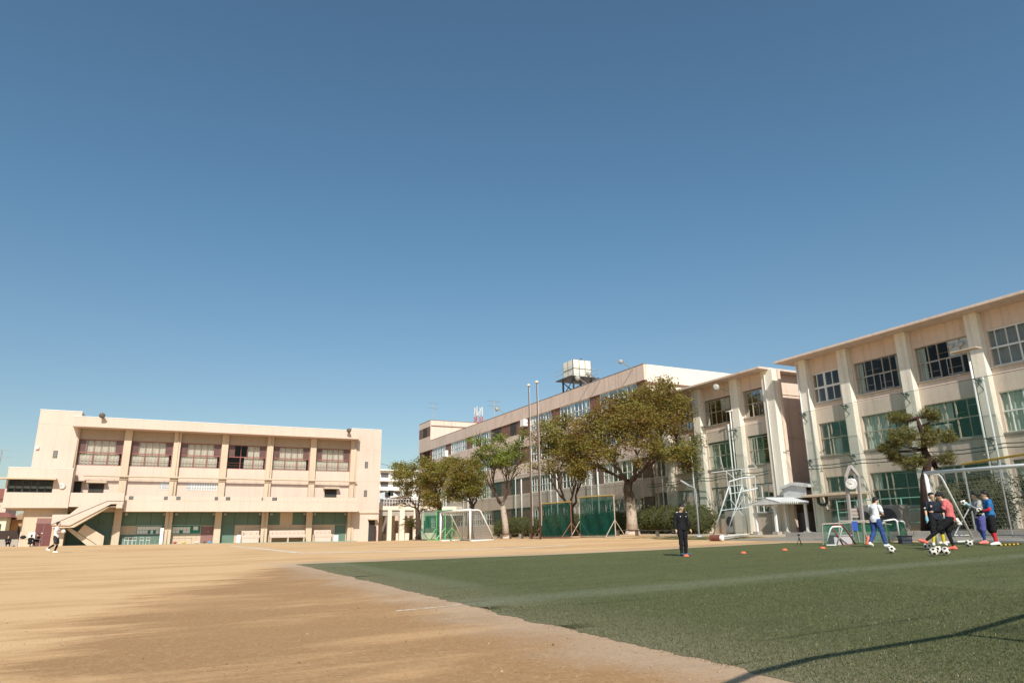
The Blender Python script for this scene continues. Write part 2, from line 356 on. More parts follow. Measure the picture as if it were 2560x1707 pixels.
# asphalt path, chalk
ASPH=mat('worn_asphalt_path',(.24,.22,.19),.92,var=.12,vscale=.5,fine=.12,bump=.4,bscale=60)
m,b,P,X,Y=newmat('chalk_line',.95,.1); L=m.node_tree.links
tr=nd(m,'ShaderNodeBsdfTransparent'); mx=nd(m,'ShaderNodeMixShader'); b.inputs['Base Color'].default_value=(.80,.76,.68,1)
a=math_(m,'MULTIPLY',rng_(m,noise_(m,P,1.1,5,.7),.30,.5),rng_(m,noise_(m,P,14,4,.7),.3,.6,.25,.95))
L.new(a,mx.inputs[0]); L.new(tr.outputs[0],mx.inputs[1]); L.new(b.outputs[0],mx.inputs[2]); L.new(mx.outputs[0],m.node_tree.nodes['Material Output'].inputs[0])
CHALK=m
m,b,P,X,Y=newmat('sparse_grass',.9,.2); L=m.node_tree.links
tr=nd(m,'ShaderNodeBsdfTransparent'); mx=nd(m,'ShaderNodeMixShader')
L.new(mixc(m,rng_(m,noise_(m,P,5,5,.7),.3,.7),(.045,.07,.025),(.12,.13,.05)),b.inputs['Base Color'])
L.new(rng_(m,noise_(m,P,.9,6,.7),.40,.56,0,.9),mx.inputs[0]); L.new(tr.outputs[0],mx.inputs[1]); L.new(b.outputs[0],mx.inputs[2]); L.new(mx.outputs[0],m.node_tree.nodes['Material Output'].inputs[0])
SPGRASS=m
def axis_steps(stops):
    a=[]
    for (p,q,s) in stops:
        k=max(1,round((q-p)/s)); a+=[p+(q-p)*i/k for i in range(k)]
    return np.array(a+[stops[-1][1]])
def sheet(name,xs,ys,mt,dz,kind='structure',warp=None,keep=None):
    XX,YY=np.meshgrid(xs,ys)
    if warp: XX,YY=warp(XX,YY)
    Z=gzs(XX.ravel(),YY.ravel())+dz; nx=len(xs)
    vs=np.c_[XX.ravel(),YY.ravel(),Z]; mb=MB(); mb.v=[tuple(map(float,v)) for v in vs]
    for j in range(len(ys)-1):
        for i in range(nx-1):
            if keep and not keep((xs[i]+xs[i+1])/2,(ys[j]+ys[j+1])/2): continue
            mb.f.append((j*nx+i,j*nx+i+1,(j+1)*nx+i+1,(j+1)*nx+i)); mb.m.append(0)
    o=mb.build(name,mt,fix=False,smooth=True); o['kind']=kind; return o
gx=axis_steps([(-3000,-400,600),(-400,-60,60),(-60,-12,4),(-12,50,1),(50,80,5),(80,400,60),(400,3000,600)])
gy=axis_steps([(-600,-40,100),(-40,-4,4),(-4,60,1),(60,120,3),(120,400,50),(400,4000,600)])
sheet('ground',gx,gy,DIRT,0)
def turf_warp(XX,YY):
    e=np.zeros_like(XX)
    m0=XX<=4.31
    for idx in np.argwhere(m0): e[tuple(idx)]=.16*mnoise.noise((YY[tuple(idx)]*1.3,3.1,0))+.07*mnoise.noise((YY[tuple(idx)]*6,7.7,0))+.04*mnoise.noise((YY[tuple(idx)]*19,1.7,0))
    X2=XX+e
    e2=np.zeros_like(YY); top=YY>=YY.max()-.01
    for idx in np.argwhere(top): e2[tuple(idx)]=.25*mnoise.noise((XX[tuple(idx)]*.5,9.1,0))+.1*mnoise.noise((XX[tuple(idx)]*2.5,4.4,0))
    return X2,YY+e2
tx=axis_steps([(4.3,4.35,.05),(4.35,26.3,.9)]); ty=axis_steps([(-14,2,1),(2,12,.06),(12,24.4,.15)])
sheet('turf',tx,ty,TURF,.005,warp=turf_warp)
# standing fibres of the nearest turf, loose grit on the nearest dirt
def scatter(name,pts,tri,matl,tints):
    me=bpy.data.meshes.new(name); k=tri.shape[1]; n=len(pts)
    co=(pts[:,None,:]+tri).reshape(-1,3); fc=np.arange(n*k).reshape(-1,k)
    me.vertices.add(n*k); me.vertices.foreach_set('co',co.ravel().astype(np.float32)); me.loops.add(n*k); me.loops.foreach_set('vertex_index',fc.ravel().astype(np.int32))
    me.polygons.add(n); me.polygons.foreach_set('loop_start',(np.arange(n)*k).astype(np.int32)); me.update(calc_edges=True)
    at=me.attributes.new('tint','FLOAT','FACE'); at.data.foreach_set('value',tints.astype(np.float32)); me.materials.append(matl)
    o=link(bpy.data.objects.new(name,me)); o['kind']='stuff'; return o
def tint_mat(name,cols,rough=.8):
    m=bpy.data.materials.new(name); m.use_nodes=True; b=m.node_tree.nodes['Principled BSDF']; b.inputs['Roughness'].default_value=rough; b.inputs['Specular IOR Level'].default_value=.2
    a=nd(m,'ShaderNodeAttribute'); a.attribute_name='tint'; cr=nd(m,'ShaderNodeValToRGB'); el=cr.color_ramp.elements
    el[0].color=(*cols[0],1); el[1].color=(*cols[-1],1)
    for i,c in enumerate(cols[1:-1]): e=el.new((i+1)/(len(cols)-1)); e.color=(*c,1)
    m.node_tree.links.new(a.outputs['Fac'],cr.inputs[0]); m.node_tree.links.new(cr.outputs[0],b.inputs['Base Color']); return m
nr=np.random.default_rng(4)
def field(n,x0,x1,y0,y1,pw):
    x=nr.uniform(x0,x1,n); y=y0+(y1-y0)*nr.random(n)**pw; return np.c_[x,y,np.concatenate([gzs(x[i:i+20000],y[i:i+20000]) for i in range(0,n,20000)])]
pt=np.r_[field(120000,4.3,11,2.6,9.5,1.7),field(150000,4.35,19,2.8,22,1.9)]; n=len(pt); pt[:,0]+=.05*nr.standard_normal(n)*(pt[:,0]<4.6)
an=nr.uniform(0,6.28,n); h=nr.uniform(.009,.024,n); wd=nr.uniform(.0018,.0042,n); ln=nr.uniform(-.02,.02,(n,2))
tri=np.zeros((n,3,3)); tri[:,0,0]=np.cos(an)*wd; tri[:,0,1]=np.sin(an)*wd; tri[:,1]=-tri[:,0]; tri[:,2,:2]=ln; tri[:,2,2]=h; pt[:,2]+=.003
tag(scatter('turf_fibres',pt,tri,tint_mat('turf_fibre',[(.035,.043,.016),(.078,.092,.034),(.115,.122,.050),(.32,.29,.19)]),np.where(nr.random(n)<.035,1.0,np.clip(nr.normal(.38,.18,n),0,.85))),'short standing plastic fibres of the near turf','turf',None,'stuff')
pt=field(6000,-7,4.5,3.2,13,1.6); pt=np.r_[pt,field(2500,2.6,5.2,3.4,12,1.3)]; n=len(pt); s=nr.gamma(2.0,.0017,n)+.0012
oct_=np.array([(1,0,0),(0,1,0),(-1,0,0),(0,-1,0),(0,0,.8)],float); F=[(0,1,4),(1,2,4),(2,3,4),(3,0,4)]
tri=np.concatenate([oct_[list(f)][None]*s[:,None,None]*nr.uniform(.7,1.3,(n,1,3)) for f in F]); pts4=np.tile(pt,(4,1)); pts4[:,2]+=.001
tag(scatter('loose_grit',pts4,tri,tint_mat('grit_stone',[(.13,.08,.045),(.28,.18,.095),(.46,.33,.20)]),np.tile(np.clip(nr.normal(.5,.25,n),0,1),4)),'loose grit and small stones on the dirt','grit',None,'stuff')
# chalk lines drawn on the dirt
def strip(mb,pts,wd,dz):
    P=[]
    for a,b in zip(pts[:-1],pts[1:]):
        a=Vector((*a,0)); b=Vector((*b,0)); k=max(1,int((b-a).length/.8))
        for i in range(k): P.append(a.lerp(b,i/k))
    P.append(Vector((*pts[-1],0))); o=len(mb.v)
    for i,p in enumerate(P):
        d=(P[min(i+1,len(P)-1)]-P[max(i-1,0)]).normalized(); n=Vector((-d.y,d.x,0))*wd/2
        for q in (p-n,p+n): mb.v.append((q.x,q.y,gz(q.x,q.y)+dz))
    for i in range(len(P)-1): mb.f.append((o+2*i,o+2*i+1,o+2*i+3,o+2*i+2)); mb.m.append(0)
def gp(x,y): p=G(x,y); return (p.x,p.y)
ml=MB()
strip(ml,[gp(575,1364),gp(640,1370),gp(700,1376),gp(755,1382)],.42,.004)
strip(ml,[gp(755,1382),gp(1000,1378),gp(1240,1371),gp(1420,1363)],.75,.0065)
strip(ml,[gp(1790,1367),gp(1920,1362)],.5,.004)
strip(ml,[(3.2,10.2),(3.7,10.26),(4.25,10.36)],.07,.004)
o=ml.build('line_markings',CHALK,fix=False); o['kind']='structure'
# concrete path, apron and grass strips by the buildings
sheet('path',axis_steps([(28.3,33.3,.7)]),axis_steps([(-12,31.5,1.2)]),ASPH,.008)
sheet('paving',axis_steps([(33.6,39.4,1)]),axis_steps([(30.5,46,1)]),mat('pale_paving',(.42,.35,.26),.9,var=.15,vscale=.5,fine=.1,bump=.3,bscale=40),.010)
sheet('grass_strip',axis_steps([(28.5,33.4,.5)]),axis_steps([(31.7,41,.6)]),SPGRASS,.013)
# ================================================================ window helper
def win_x(parent, x, y0, y1, z0, z1, cols, rows, fr, bar=.05, dep=.08, glass=None, curt=None, cmat=None, midw=None, name='window', panel=None):
    """window in a wall facing -X; cols = list of relative column edges 0..1"""
    f=MB(); H=z1-z0; Wd=y1-y0; d0=x-dep/2; d1=x+dep/2
    f.box(d0,y0,z0,d1,y1,z0+bar); f.box(d0,y0,z1-bar,d1,y1,z1)
    f.box(d0,y0,z0+bar,d1,y0+bar,z1-bar); f.box(d0,y1-bar,z0+bar,d1,y1,z1-bar)
    for c,bw in cols: yc=y0+Wd*c; f.box(d0+.004,yc-bw/2,z0+bar,d1-.004,yc+bw/2,z1-bar)
    for r,bw in rows: zc=z0+H*r; f.box(d0-.006,y0+bar,zc-bw/2,d1-.012,y1-bar,zc+bw/2)
    o=f.build(name,fr,parent)
    MB().quad((x,y0,z0),(x,y1,z0),(x,y1,z1),(x,y0,z1)).build('pane',glass or GLASS,o,fix=False)
    if curt:
        c=MB()
        for (a,b,ca,cb) in curt:
            pleat_x(c,x+.16,y0+Wd*a,y0+Wd*b,z0+H*ca+.01,z0+H*cb-.01)
        c.build('curtain',cmat or CURT,o,fix=False,smooth=True)
    if panel:
        p=MB()
        for (a,b,ca,cb) in panel: p.box(x+.012,y0+Wd*a,z0+H*ca,x+.028,y0+Wd*b,z0+H*cb)
        p.each('panel',WHITE,o)
    return o
def pleat_x(mb,x,y0,y1,z0,z1,ph=.14):
    n=max(8,int(abs(y1-y0)/.26*8)); v=[]
    for i in range(n+1):
        y=y0+(y1-y0)*i/n; dx=.028*math.sin(i*math.pi/4+.6*math.sin(i*.23))
        v+=[(x+dx,y,z0),(x+dx*.6,y,z1)]
    mb.add(v,[(2*i,2*i+2,2*i+3,2*i+1) for i in range(n)])
def win_y(parent, y, x0, x1, z0, z1, cols, rows, fr, bar=.05, dep=.08, glass=None, curt=None, cmat=None, name='window'):
    f=MB(); H=z1-z0; Wd=x1-x0; d0=y-dep/2; d1=y+dep/2
    f.box(x0,d0,z0,x1,d1,z0+bar); f.box(x0,d0,z1-bar,x1,d1,z1)
    f.box(x0,d0,z0+bar,x0+bar,d1,z1-bar); f.box(x1-bar,d0,z0+bar,x1,d1,z1-bar)
    for c,bw,ca,cb in cols:
        xc=x0+Wd*c; f.box(xc-bw/2,d0+.004,max(z0+bar,z0+H*ca),xc+bw/2,d1-.004,min(z1-bar,z0+H*cb))
    for r,bw in rows: zc=z0+H*r; f.box(x0+bar,d0-.006,zc-bw/2,x1-bar,d1-.012,zc+bw/2)
    o=f.build(name,fr,parent)
    MB().quad((x0,y,z0),(x1,y,z0),(x1,y,z1),(x0,y,z1)).build('pane',glass or GLASS,o,fix=False)
    if curt:
        c=MB()
        for (a,b,ca,cb) in curt:
            n=max(8,int(Wd*(b-a)/.34*8)); v=[]
            for i in range(n+1):
                xx=x0+Wd*(a+(b-a)*i/n); dy=.035*math.sin(i*math.pi/4+.6*math.sin(i*.2))
                v+=[(xx,y+.22+dy,z0+H*ca),(xx,y+.22+dy*.6,z0+H*cb)]
            c.add(v,[(2*i,2*i+2,2*i+3,2*i+1) for i in range(n)])
        c.build('curtain',cmat or CURT,o,fix=False,smooth=True)
    return o
# ================================================================ right and middle school wings (facade X=40)
XW=40.0; XP=39.55; XE=38.6
def wing(name,label,ye0,ye1,pillars,bays,gap0,endface,depth=11.0,zr=12.55):
    """pillars: list of (y_low,y_high); bays: dict of window strips"""
    t=thing(name,label,'school building',(XW,(ye0+ye1)/2,gz(XW,(ye0+ye1)/2)))
    wl=MB()
    for z0,z1 in ((-.5,2.32),(4.42,5.86),(8.02,9.42),(11.5,zr)):
        if z0<0:
            a=ye0
            for (d0,d1) in gap0: wl.box(XW,a,z0,XW+.25,d0,z1); a=d1
            wl.box(XW,a,z0,XW+.25,ye1,z1)
            for (d0,d1) in gap0: wl.box(XW+.002,d0,3.05,XW+.248,d1,z1) if z1>3.05 else None
        else: wl.box(XW,ye0,z0,XW+.25,ye1,z1)
    ys=[]
    for k,(a,b) in enumerate(pillars):       # piers between the windows
        wl.box(XW+.003,a-.14,-.5,XW+.247,b+.16,zr-.01)
    # end walls and back
    wl.box(XW+.25,ye0,-.5,XW+depth,ye0+.25,zr); wl.box(XW+.25,ye1-.25,-.5,XW+depth,ye1,zr); wl.box(XW+depth-.2,ye0+.25,-.5,XW+depth,ye1-.25,zr)
    wl.build('wall',BEIGE,t)
    inn=MB()
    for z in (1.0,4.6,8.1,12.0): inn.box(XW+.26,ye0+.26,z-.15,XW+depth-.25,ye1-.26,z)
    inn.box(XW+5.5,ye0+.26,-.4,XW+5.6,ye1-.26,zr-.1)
    inn.build('interior',INTER,t)
    lt=MB()
    for z in (4.42,7.9,11.8):
        for xx in (XW+1.6,XW+3.8):
            y=ye0+1.5
            while y<ye1-2: lt.box(xx,y,z-.05,xx+.15,y+1.2,z); y+=2.6
    lt.each('ceiling_lamp',WHITE,t)
    for (a,b) in pillars:
        p=MB(); p.box(XP,a,-.5,XW,b,zr); p.build('pillar',PALEP,t,bevel=.02)
    r=MB(); r.box(XE,ye0-.75,zr,XW+depth+.6,ye1+(.0 if endface else .75),zr+.16); r.box(XE+.35,ye0-.4,zr+.16,XW+depth+.3,ye1-.1,zr+.22)
    r.build('roof',PINKB,t,bevel=.015)
    sl=MB()
    for (a,b) in bays:
        for z in (2.34,5.88,9.44): sl.box(XW-.10,a-.05,z-.10,XW+.02,b+.05,z-.015)
    sl.each('sill',CONC,t)
    return t
RP=[(33.3,34.1),(29.97,30.67),(25.75,26.45),(21.5,22.2),(17.2,17.9),(12.9,13.6),(8.6,9.3)]
RB=[(31.03,33.5),(26.75,30.03),(22.42,25.8),(18.2,21.55),(13.9,17.2),(9.6,12.9)]
R=wing('school_building','nearest three storey school wing with pale pillars, behind the clock post',8.4,34.4,RP,RB,[(31.2,33.4)],False)
V=.045
top=dict(z0=9.42,z1=11.5); mid_=dict(z0=5.86,z1=8.02); low=dict(z0=2.32,z1=4.42)
# top row: bay 1 white frames, others tan
win_x(R,XW+.1,*RB[0],9.42,11.5,[(.25,.05),(.5,.16),(.75,.05)],[(.5,.14)],WHITE,bar=.09,curt=[(.75,.98,.05,.5)],cmat=CURTG)
for bi,(cs) in ((1,[(.18,.04),(.34,.05),(.56,.04),(.72,.05),(.86,.03)]),(2,[(.16,.05),(.36,.05),(.55,.05),(.72,.05),(.88,.03)])):
    o=win_x(R,XW+.1,*RB[bi],9.42,11.5,cs,[(.52,.06)],OLIVEF,curt=[(.80,.99,.02,.98),(.02,.10,.02,.98)],cmat=CURTW,panel=[(.02,.36,.55,.97)] if bi==2 else None)
    scr=MB()                        # white sliding insect screens in the lower row
    for (a,b) in ((.54,.80),(.16,.42)):
        y0,y1=RB[bi]; ya=y0+(y1-y0)*a; yb=y0+(y1-y0)*b; za,zb=9.50,10.47; xx=XW+.03
        for q in ((ya,za,yb,za+.035),(ya,zb-.035,yb,zb),(ya,za+.035,ya+.035,zb-.035),(yb-.035,za+.035,yb,zb-.035),(ya+.035,za+.38,yb-.035,za+.395)):
            scr.box(xx,q[0],q[1],xx+.025,q[2],q[3])
    scr.each('screen_frame',GREYM,o,n=5)
    if bi==2:
        vt=MB()
        for yy in (RB[2][0]+.42,RB[2][0]+1.0): vt.lathe((XW+.05,yy,11.12),[(.02,0),(.13,.02),(.16,.10),(.02,.14)],12,axis=Vector((-1,0,0)))
        vt.each('vent_hood',GREYM,o)
for bi in (3,4,5):
    win_x(R,XW+.1,*RB[bi],9.42,11.5,[(.35,.06),(.18,.03),(.67,.03),(.5,.07),(.84,.03)],[(.5,.1)],WHITE,bar=.08,curt=[(.02,.98,.02,.98)],cmat=CURTG,panel=[(.02,.17,.55,.97)] if bi==3 else None)
for bi in range(6):
    cur=[[(.3,.5,.02,.5)],[(.30,.98,.02,.98)],[(.5,.98,.48,.98),(.55,.98,.02,.44)],[(.02,.98,.02,.98)],[(.1,.6,.02,.98)],[(.02,.5,.02,.98)]][bi]
    win_x(R,XW+.1,*RB[bi],5.86,8.02,[(.5 if bi<1 else .42,.07),(.22,.035),(.60,.06),(.82,.035)],[(.52,.07)],OLIVEF if bi<3 else WHITE,curt=cur,cmat=CURTW)
for bi in range(1,6): win_x(R,XW+.1,*RB[bi],2.32 if bi else 3.4,4.42,[(.5,.06),(.22,.035),(.62,.06),(.82,.035)],[(.5,.06)],OLIVEF,curt=[(.75,.98,.5,.98)] if bi%2 else None,cmat=CURTW)
o=win_x(R,XW+.1,31.03,33.5,3.42,4.42,[(.5,.06),(.25,.03),(.78,.03)],[],OLIVEF)
f=MB(); f.box(XW,31.03,3.05,XW+.25,33.5,3.40); f.build('lintel',BEIGE,R)
# the entrance of the right wing
f=MB(); 
for y in (31.2,31.95,32.6,33.32): f.box(XW+.06,y,.7,XW+.12,y+.07,3.04)
f.box(XW+.06,31.27,2.97,XW+.12,33.32,3.04); f.box(XW+.055,31.27,1.75,XW+.10,33.32,1.84)
d=f.build('door',GREYM,R)
MB().quad((XW+.09,31.2,1.8),(XW+.09,33.4,1.8),(XW+.09,33.4,3.0),(XW+.09,31.2,3.0)).build('pane',GLASSD,d,fix=False)
MB().box(XW+.07,31.27,.75,XW+.10,33.32,1.75).build('lower_panel',GREYM,d)
f=MB(); f.box(38.35,29.7,3.12,XP-.002,33.9,3.28); f.build('entrance_canopy',CREAM2,R,bevel=.02)
f=MB(); f.tube([(38.95,33.1,3.1),(38.95,33.1,2.75),(38.95,32.9,2.6),(38.95,32.6,2.6),(38.95,32.45,2.75),(38.95,32.45,3.1)],.10,10); f.build('duct',DKMET,R,smooth=True)
f=MB(); f.tube([(XP-.06,33.95,1.2),(XP-.06,33.95,12.3)],.035,8); f.tube([(XP-.07,33.2,11.2),(XP-.07,33.2,3.4)],.03,8)
f.each('drain_pipe',WMET,R,smooth=True)
# cable brackets that carry the net
def brackets(parent,pls,zs):
    f=MB()
    for (a,b) in pls:
        for z in zs:
            y=(a+b)/2; f.bar((XP,y,z-.05),(XP-.75,y,z),.05); f.bar((XP,y,z-.55),(XP-.55,y,z-.03),.035); f.ball((XP-.1,y+.08,z+.02),.10,8)
    f.each('net_bracket',DKMET,parent,n=3)
brackets(R,RP,(8.75,5.55))
# middle wing
MPl=[(36.3,37.4),(39.95,40.75),(44.4,45.25),(48.6,49.4)]
MBy=[(37.85,40.3),(41.35,44.72),(45.9,48.9)]
Mw=wing('school_building','three storey school wing between the biggest tree and the covered passage',37.35,51.6,MPl,MBy,[],True)
for bi,(a,b) in enumerate(MBy):
    win_x(Mw,XW+.1,a,b,9.36,11.42,[(.47,.06),(.22,.035),(.74,.035)] if bi==0 else [(.3,.035),(.5,.06),(.16,.03),(.66,.05),(.84,.03)],[(.52,.06)],OLIVEF,curt=[(.8,.98,.02,.45)],cmat=CURTG,panel=[(.02,.30,.55,.97)] if bi==1 else ([(.02,.12,.55,.97)] if bi==0 else None))
    win_x(Mw,XW+.1,a,b,5.84,7.86,[(.47,.07),(.22,.035),(.74,.035)] if bi==0 else [(.5,.06),(.3,.03),(.75,.03)],[(.52,.07)],OLIVEF,curt=[(.3,.6,.02,.5)] if bi==0 else [(.5,.98,.02,.98)],cmat=CURTW)
    win_x(Mw,XW+.1,a,b,2.34,4.36,[(.47,.07),(.22,.035),(.74,.035)],[(.52,.07)],OLIVEF if bi else WHITE)
brackets(Mw,MPl[1:],(8.55,5.5))
f=MB()                              # mouldings on the shaded end wall
for z in (10.95,7.7,4.3): f.box(XW+.3,37.30,z,XW+10.8,37.352,z+.06)
f.each('string_course',BEIGE,Mw)
f=MB(); f.tube([(XP-.05,40.85,.8),(XP-.05,40.85,10.1)],.045,8); f.tube([(XP-.05,37.0,1.0),(XP-.05,37.0,12.2)],.03,8); f.bar((XP-.02,40.6,10.12),(XP-.10,41.3,10.12),.08); f.build('drain_pipe',WMET,Mw,smooth=True)
# ================================================================ long four storey building
Lb=thing('school_building','long four storey building with brown wall panels and a water tank on its roof','school building',(XW,84,gz(XW,84)))
bands=[(14.93,16.45),(11.52,13.2),(7.75,9.5),(4.2,5.85),(-.6,2.3)]
f=MB()
for i,(a,b) in enumerate(bands): f.box(XW-.12,51.9,a,XW+.2,116.5,b)
f.box(XW+.2,116.2,-.5,XW+16,116.5,16.4); f.box(XW+15.7,52.15,-.5,XW+16,116.2,16.4)
f.box(XW-.12,110.8,16.45,XW+10.2,116.5,19.9)
f.box(XW+.2,52.15,15.6,XW+15.7,116.2,15.8)
f.build('wall',PINKB,Lb)
MB().box(XW+.2,51.9,-.5,XW+16,52.15,16.45).build('end_wall',mat('white_cream_paint',(.74,.66,.56),.85,var=.05,streak=.08),Lb)
f=MB(); f.box(XW-.14,51.88,16.45,XW+.24,110.8,16.50); f.box(XW-.1,51.80,14.55,XW+15.9,51.9,14.75); f.box(XW-.14,110.78,19.9,XW+10.3,116.6,19.98); f.box(XW,110.72,18.9,XW+10.1,110.8,19.05); f.build('coping',BROWN,Lb)
wins=[(53.3,59.7),(61.7,67.9),(70,75.2),(86.8,93.1),(95.4,101.6),(104,110)]
brn=MB()
for (z0,z1) in ((13.2,14.93),(9.5,11.52),(5.85,7.75),(2.3,4.2)):
    e=51.9
    for (a,b) in wins: brn.box(XW+.02,e,z0,XW+.2,a,z1); e=b
    brn.box(XW+.02,e,z0,XW+.2,111.2,z1); brn.box(XW+.02,114.6,z0,XW+.2,116.5,z1)
brn.box(XW-.15,110.85,17.3,XW-.125,112.2,18.9); brn.box(XW-.15,114.6,17.3,XW-.125,116.45,18.9)
brn.each('panel',BROWN,Lb)
f=MB()
for (z0,z1) in ((13.2,14.93),(9.5,11.52),(5.85,7.75),(2.3,4.2)):
    for (a,b) in ((79.0,80.7),(83.6,86.0)): f.box(XW-.02,a,z0+.02,XW+.018,b,z1-.02)
f.box(XW-.15,112.3,17.3,XW-.125,114.5,18.9)
f.each('recess',DARK,Lb)
inn=MB()
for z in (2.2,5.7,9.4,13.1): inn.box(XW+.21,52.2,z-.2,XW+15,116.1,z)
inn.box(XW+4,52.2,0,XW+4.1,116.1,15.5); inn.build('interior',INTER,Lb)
for zi,(z0,z1) in enumerate(((13.2,14.93),(9.5,11.52),(5.85,7.75),(2.3,4.2))):
    for k,(a,b) in enumerate(wins):
        n=8; cols=[(i/n,.08 if i%2==0 else .04) for i in range(1,n)]
        win_x(Lb,XW+.06,a,b,z0,z1,cols,[(.42,.06)],WHITE,bar=.07,curt=[(.1,.22,.02,.98),(.55,.72,.02,.98)] if (k+zi)%2 else [(.3,.42,.02,.98),(.8,.98,.02,.98)],cmat=CURTW)
f=MB()
for y in (60.5,68.8,77.5,94.3,103): f.tube([(XW-.2,y,.6),(XW-.2,y,7.6)],.09,8)
for y in (60.5,77.5): f.tube([(XW-.2,y,9.6),(XW-.2,y,13.1)],.06,8)
f.each('drain_pipe',WMET,Lb,smooth=True)
f=MB(); f.box(XW-.7,75.6,13.9,XW-.13,76.6,14.75); f.box(XW-.6,102.4,12.9,XW-.13,103.6,13.9); f.each('air_conditioner',WHITE,Lb,bevel=.03)
# ================================================================ gymnasium (facade Y~90), sizes surveyed on the plane Y=89.58
S0=89.58
def gxp(x,Y): return x*Y/S0
def gzp(z,Y): return 1+(z-1)*Y/S0
Gm=thing('gymnasium','cream gymnasium with six maroon framed windows, a balcony and an outside staircase','gymnasium',(6,95,gz(6,90)))
WY,PY_,FY,BY,WG,SY=90.0,89.58,88.25,87.5,87.0,86.6
PIL=[(-9.0,-8.45),(-4.07,-3.33),(.98,1.72),(6.15,6.88),(11.3,12.02),(16.48,17.2),(21.55,22.3)]
wl=MB()
MB().box(-8.6,WY,11.93,21.7,WY+.3,13.9).build('upper_wall',GYMU,Gm); wl.box(-8.6,WY,4.1,21.7,WY+.3,9.08)
for (a,b) in PIL: wl.box(a-.0,WY+.003,9.08,b+.0,WY+.297,11.93)
wl.box(-12.3,WY+.3,-.4,-12.0,112,13.8); wl.box(25.2,WY+.3,-.4,25.5,112,13.8); wl.box(-12.3,111.7,-.4,25.5,112,13.8)
wl.build('wall',CREAM,Gm)
f=MB(); f.box(-12.4,PY_-.03,8.55,-8.5,WY+9,14.84); f.box(-12.4,PY_+.02,-.4,-8.5,WY+9,8.55); f.build('tower',CREAM,Gm)
f=MB(); f.box(21.58,WY-.25,-.4,25.52,WY+9,14.6); f.build('tower',CREAM,Gm)
f=MB(); f.box(-12.45,PY_-.06,14.84,-8.46,WY+9.05,14.90); f.box(21.55,WY-.28,14.6,25.56,WY+9.05,14.66); f.box(-9.15,FY-.03,14.12,22.2,FY+.25,14.18); f.each('coping',WHITE,Gm)
f=MB(); f.box(-9.12,FY,13.06,22.17,WY+.1,14.12); f.box(-8.4,WY+.1,13.86,21.5,111.6,14.0); f.build('eave',CREAM,Gm,bevel=.02)
for (a,b) in PIL:
    p=MB(); p.box(a,PY_,-.4,b,WY,13.06); p.build('pillar',CREAM2,Gm,bevel=.02)
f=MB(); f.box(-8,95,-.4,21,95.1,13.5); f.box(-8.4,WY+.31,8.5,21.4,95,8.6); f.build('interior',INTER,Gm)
for k in range(6):
    a=PIL[k][1]+.03; b=PIL[k+1][0]-.03
    cu=[(.17,.83,.5,.98),(.03,.93,.02,.49)] if k!=3 else [(.52,.83,.5,.98),(.44,.95,.02,.49)]
    if k==5: cu=[(.17,.83,.5,.98),(.02,.98,.02,.49)]
    o=win_y(Gm,WY+.12,a,b,9.08,11.93,[(.335,.05,.5,1),(.5,.05,.5,1),(.665,.05,.5,1),(.17,.05,.5,1),(.83,.05,.5,1),(.335,.09,0,.5),(.665,.09,0,.5)],[(.5,.11),(.14,.025),(.25,.025)],REDFR,bar=.08,curt=cu)
    p=MB()
    for (c,d) in ((.0,.17),(.83,1)): p.box(a+(b-a)*c+.05,WY+.125,10.52,a+(b-a)*d-.05,WY+.15,11.86)
    p.each('side_panel',PLUMP,o)
# expansion joints in the render
f=MB(); JT=mat('joint_line',(.50,.41,.34),.9)
for (x0_,x1_,z_,Y_) in ((-12.38,-8.6,13.3,PY_-.03),(-12.38,-8.6,8.72,PY_-.03),(21.6,25.5,13.35,WY-.25),(21.6,25.5,11.9,WY-.25),(21.6,25.5,7.9,WY-.25),(21.6,25.5,4.6,WY-.25)): f.box(x0_,Y_-.004,z_,x1_,Y_+.002,z_+.035)
for (x_,z0_,z1_,Y_) in ((-10.6,8.75,14.8,PY_-.03),(-3.6,13.1,14.1,FY),(1.35,13.1,14.1,FY),(6.5,13.1,14.1,FY),(11.7,13.1,14.1,FY),(16.8,13.1,14.1,FY),(1.3,4.2,5.7,BY),(6.4,4.2,5.7,BY),(11.4,4.2,5.7,BY),(16.5,4.2,5.7,BY),(-9.6,7.6,8.5,WG),(-12.2,7.6,8.5,WG)): f.box(x_,Y_-.004,z_*0+z0_ if 0 else z0_,x_+.03,Y_+.002,z1_)
f.each('joint',JT,Gm)
# balcony
f=MB(); zb,zt=gzp(4.2,BY),gzp(5.85,BY)
f.box(gxp(-3.25,BY),BY,zb,gxp(22.8,BY),BY+.14,zt); f.box(gxp(-3.25,BY),BY+.14,zb+.02,gxp(22.8,BY),WY,zb+.25); f.box(gxp(22.8,BY)-.14,BY+.14,zb+.25,gxp(22.8,BY),WY-.25,zt)
f.build('balcony',CREAM,Gm)
f=MB(); f.box(gxp(-3.2,BY),BY-.012,gzp(5.30,BY),gxp(22.8,BY),BY-.001,gzp(5.33,BY)); f.box(gxp(-3.2,BY),BY-.02,zb-.07,gxp(22.8,BY),BY+.12,zb)
f.build('balcony_edge',CREAM2,Gm)
for x,wd in ((-2.9,.45),(.6,.4),(1.85,.45),(5.9,.35),(7.1,.5),(11.1,.12),(12.3,.55)):
    v=MB(); X0=gxp(x,BY); z=gzp(5.42,BY); v.box(X0,BY-.02,z,X0+gxp(wd,BY),BY+.0,z+.36)
    for i in range(4): v.box(X0+.02+i*.11,BY-.03,z+.02,X0+.05+i*.11,BY-.018,z+.34,1)
    v.build('vent',[DARK,GREYM],Gm)
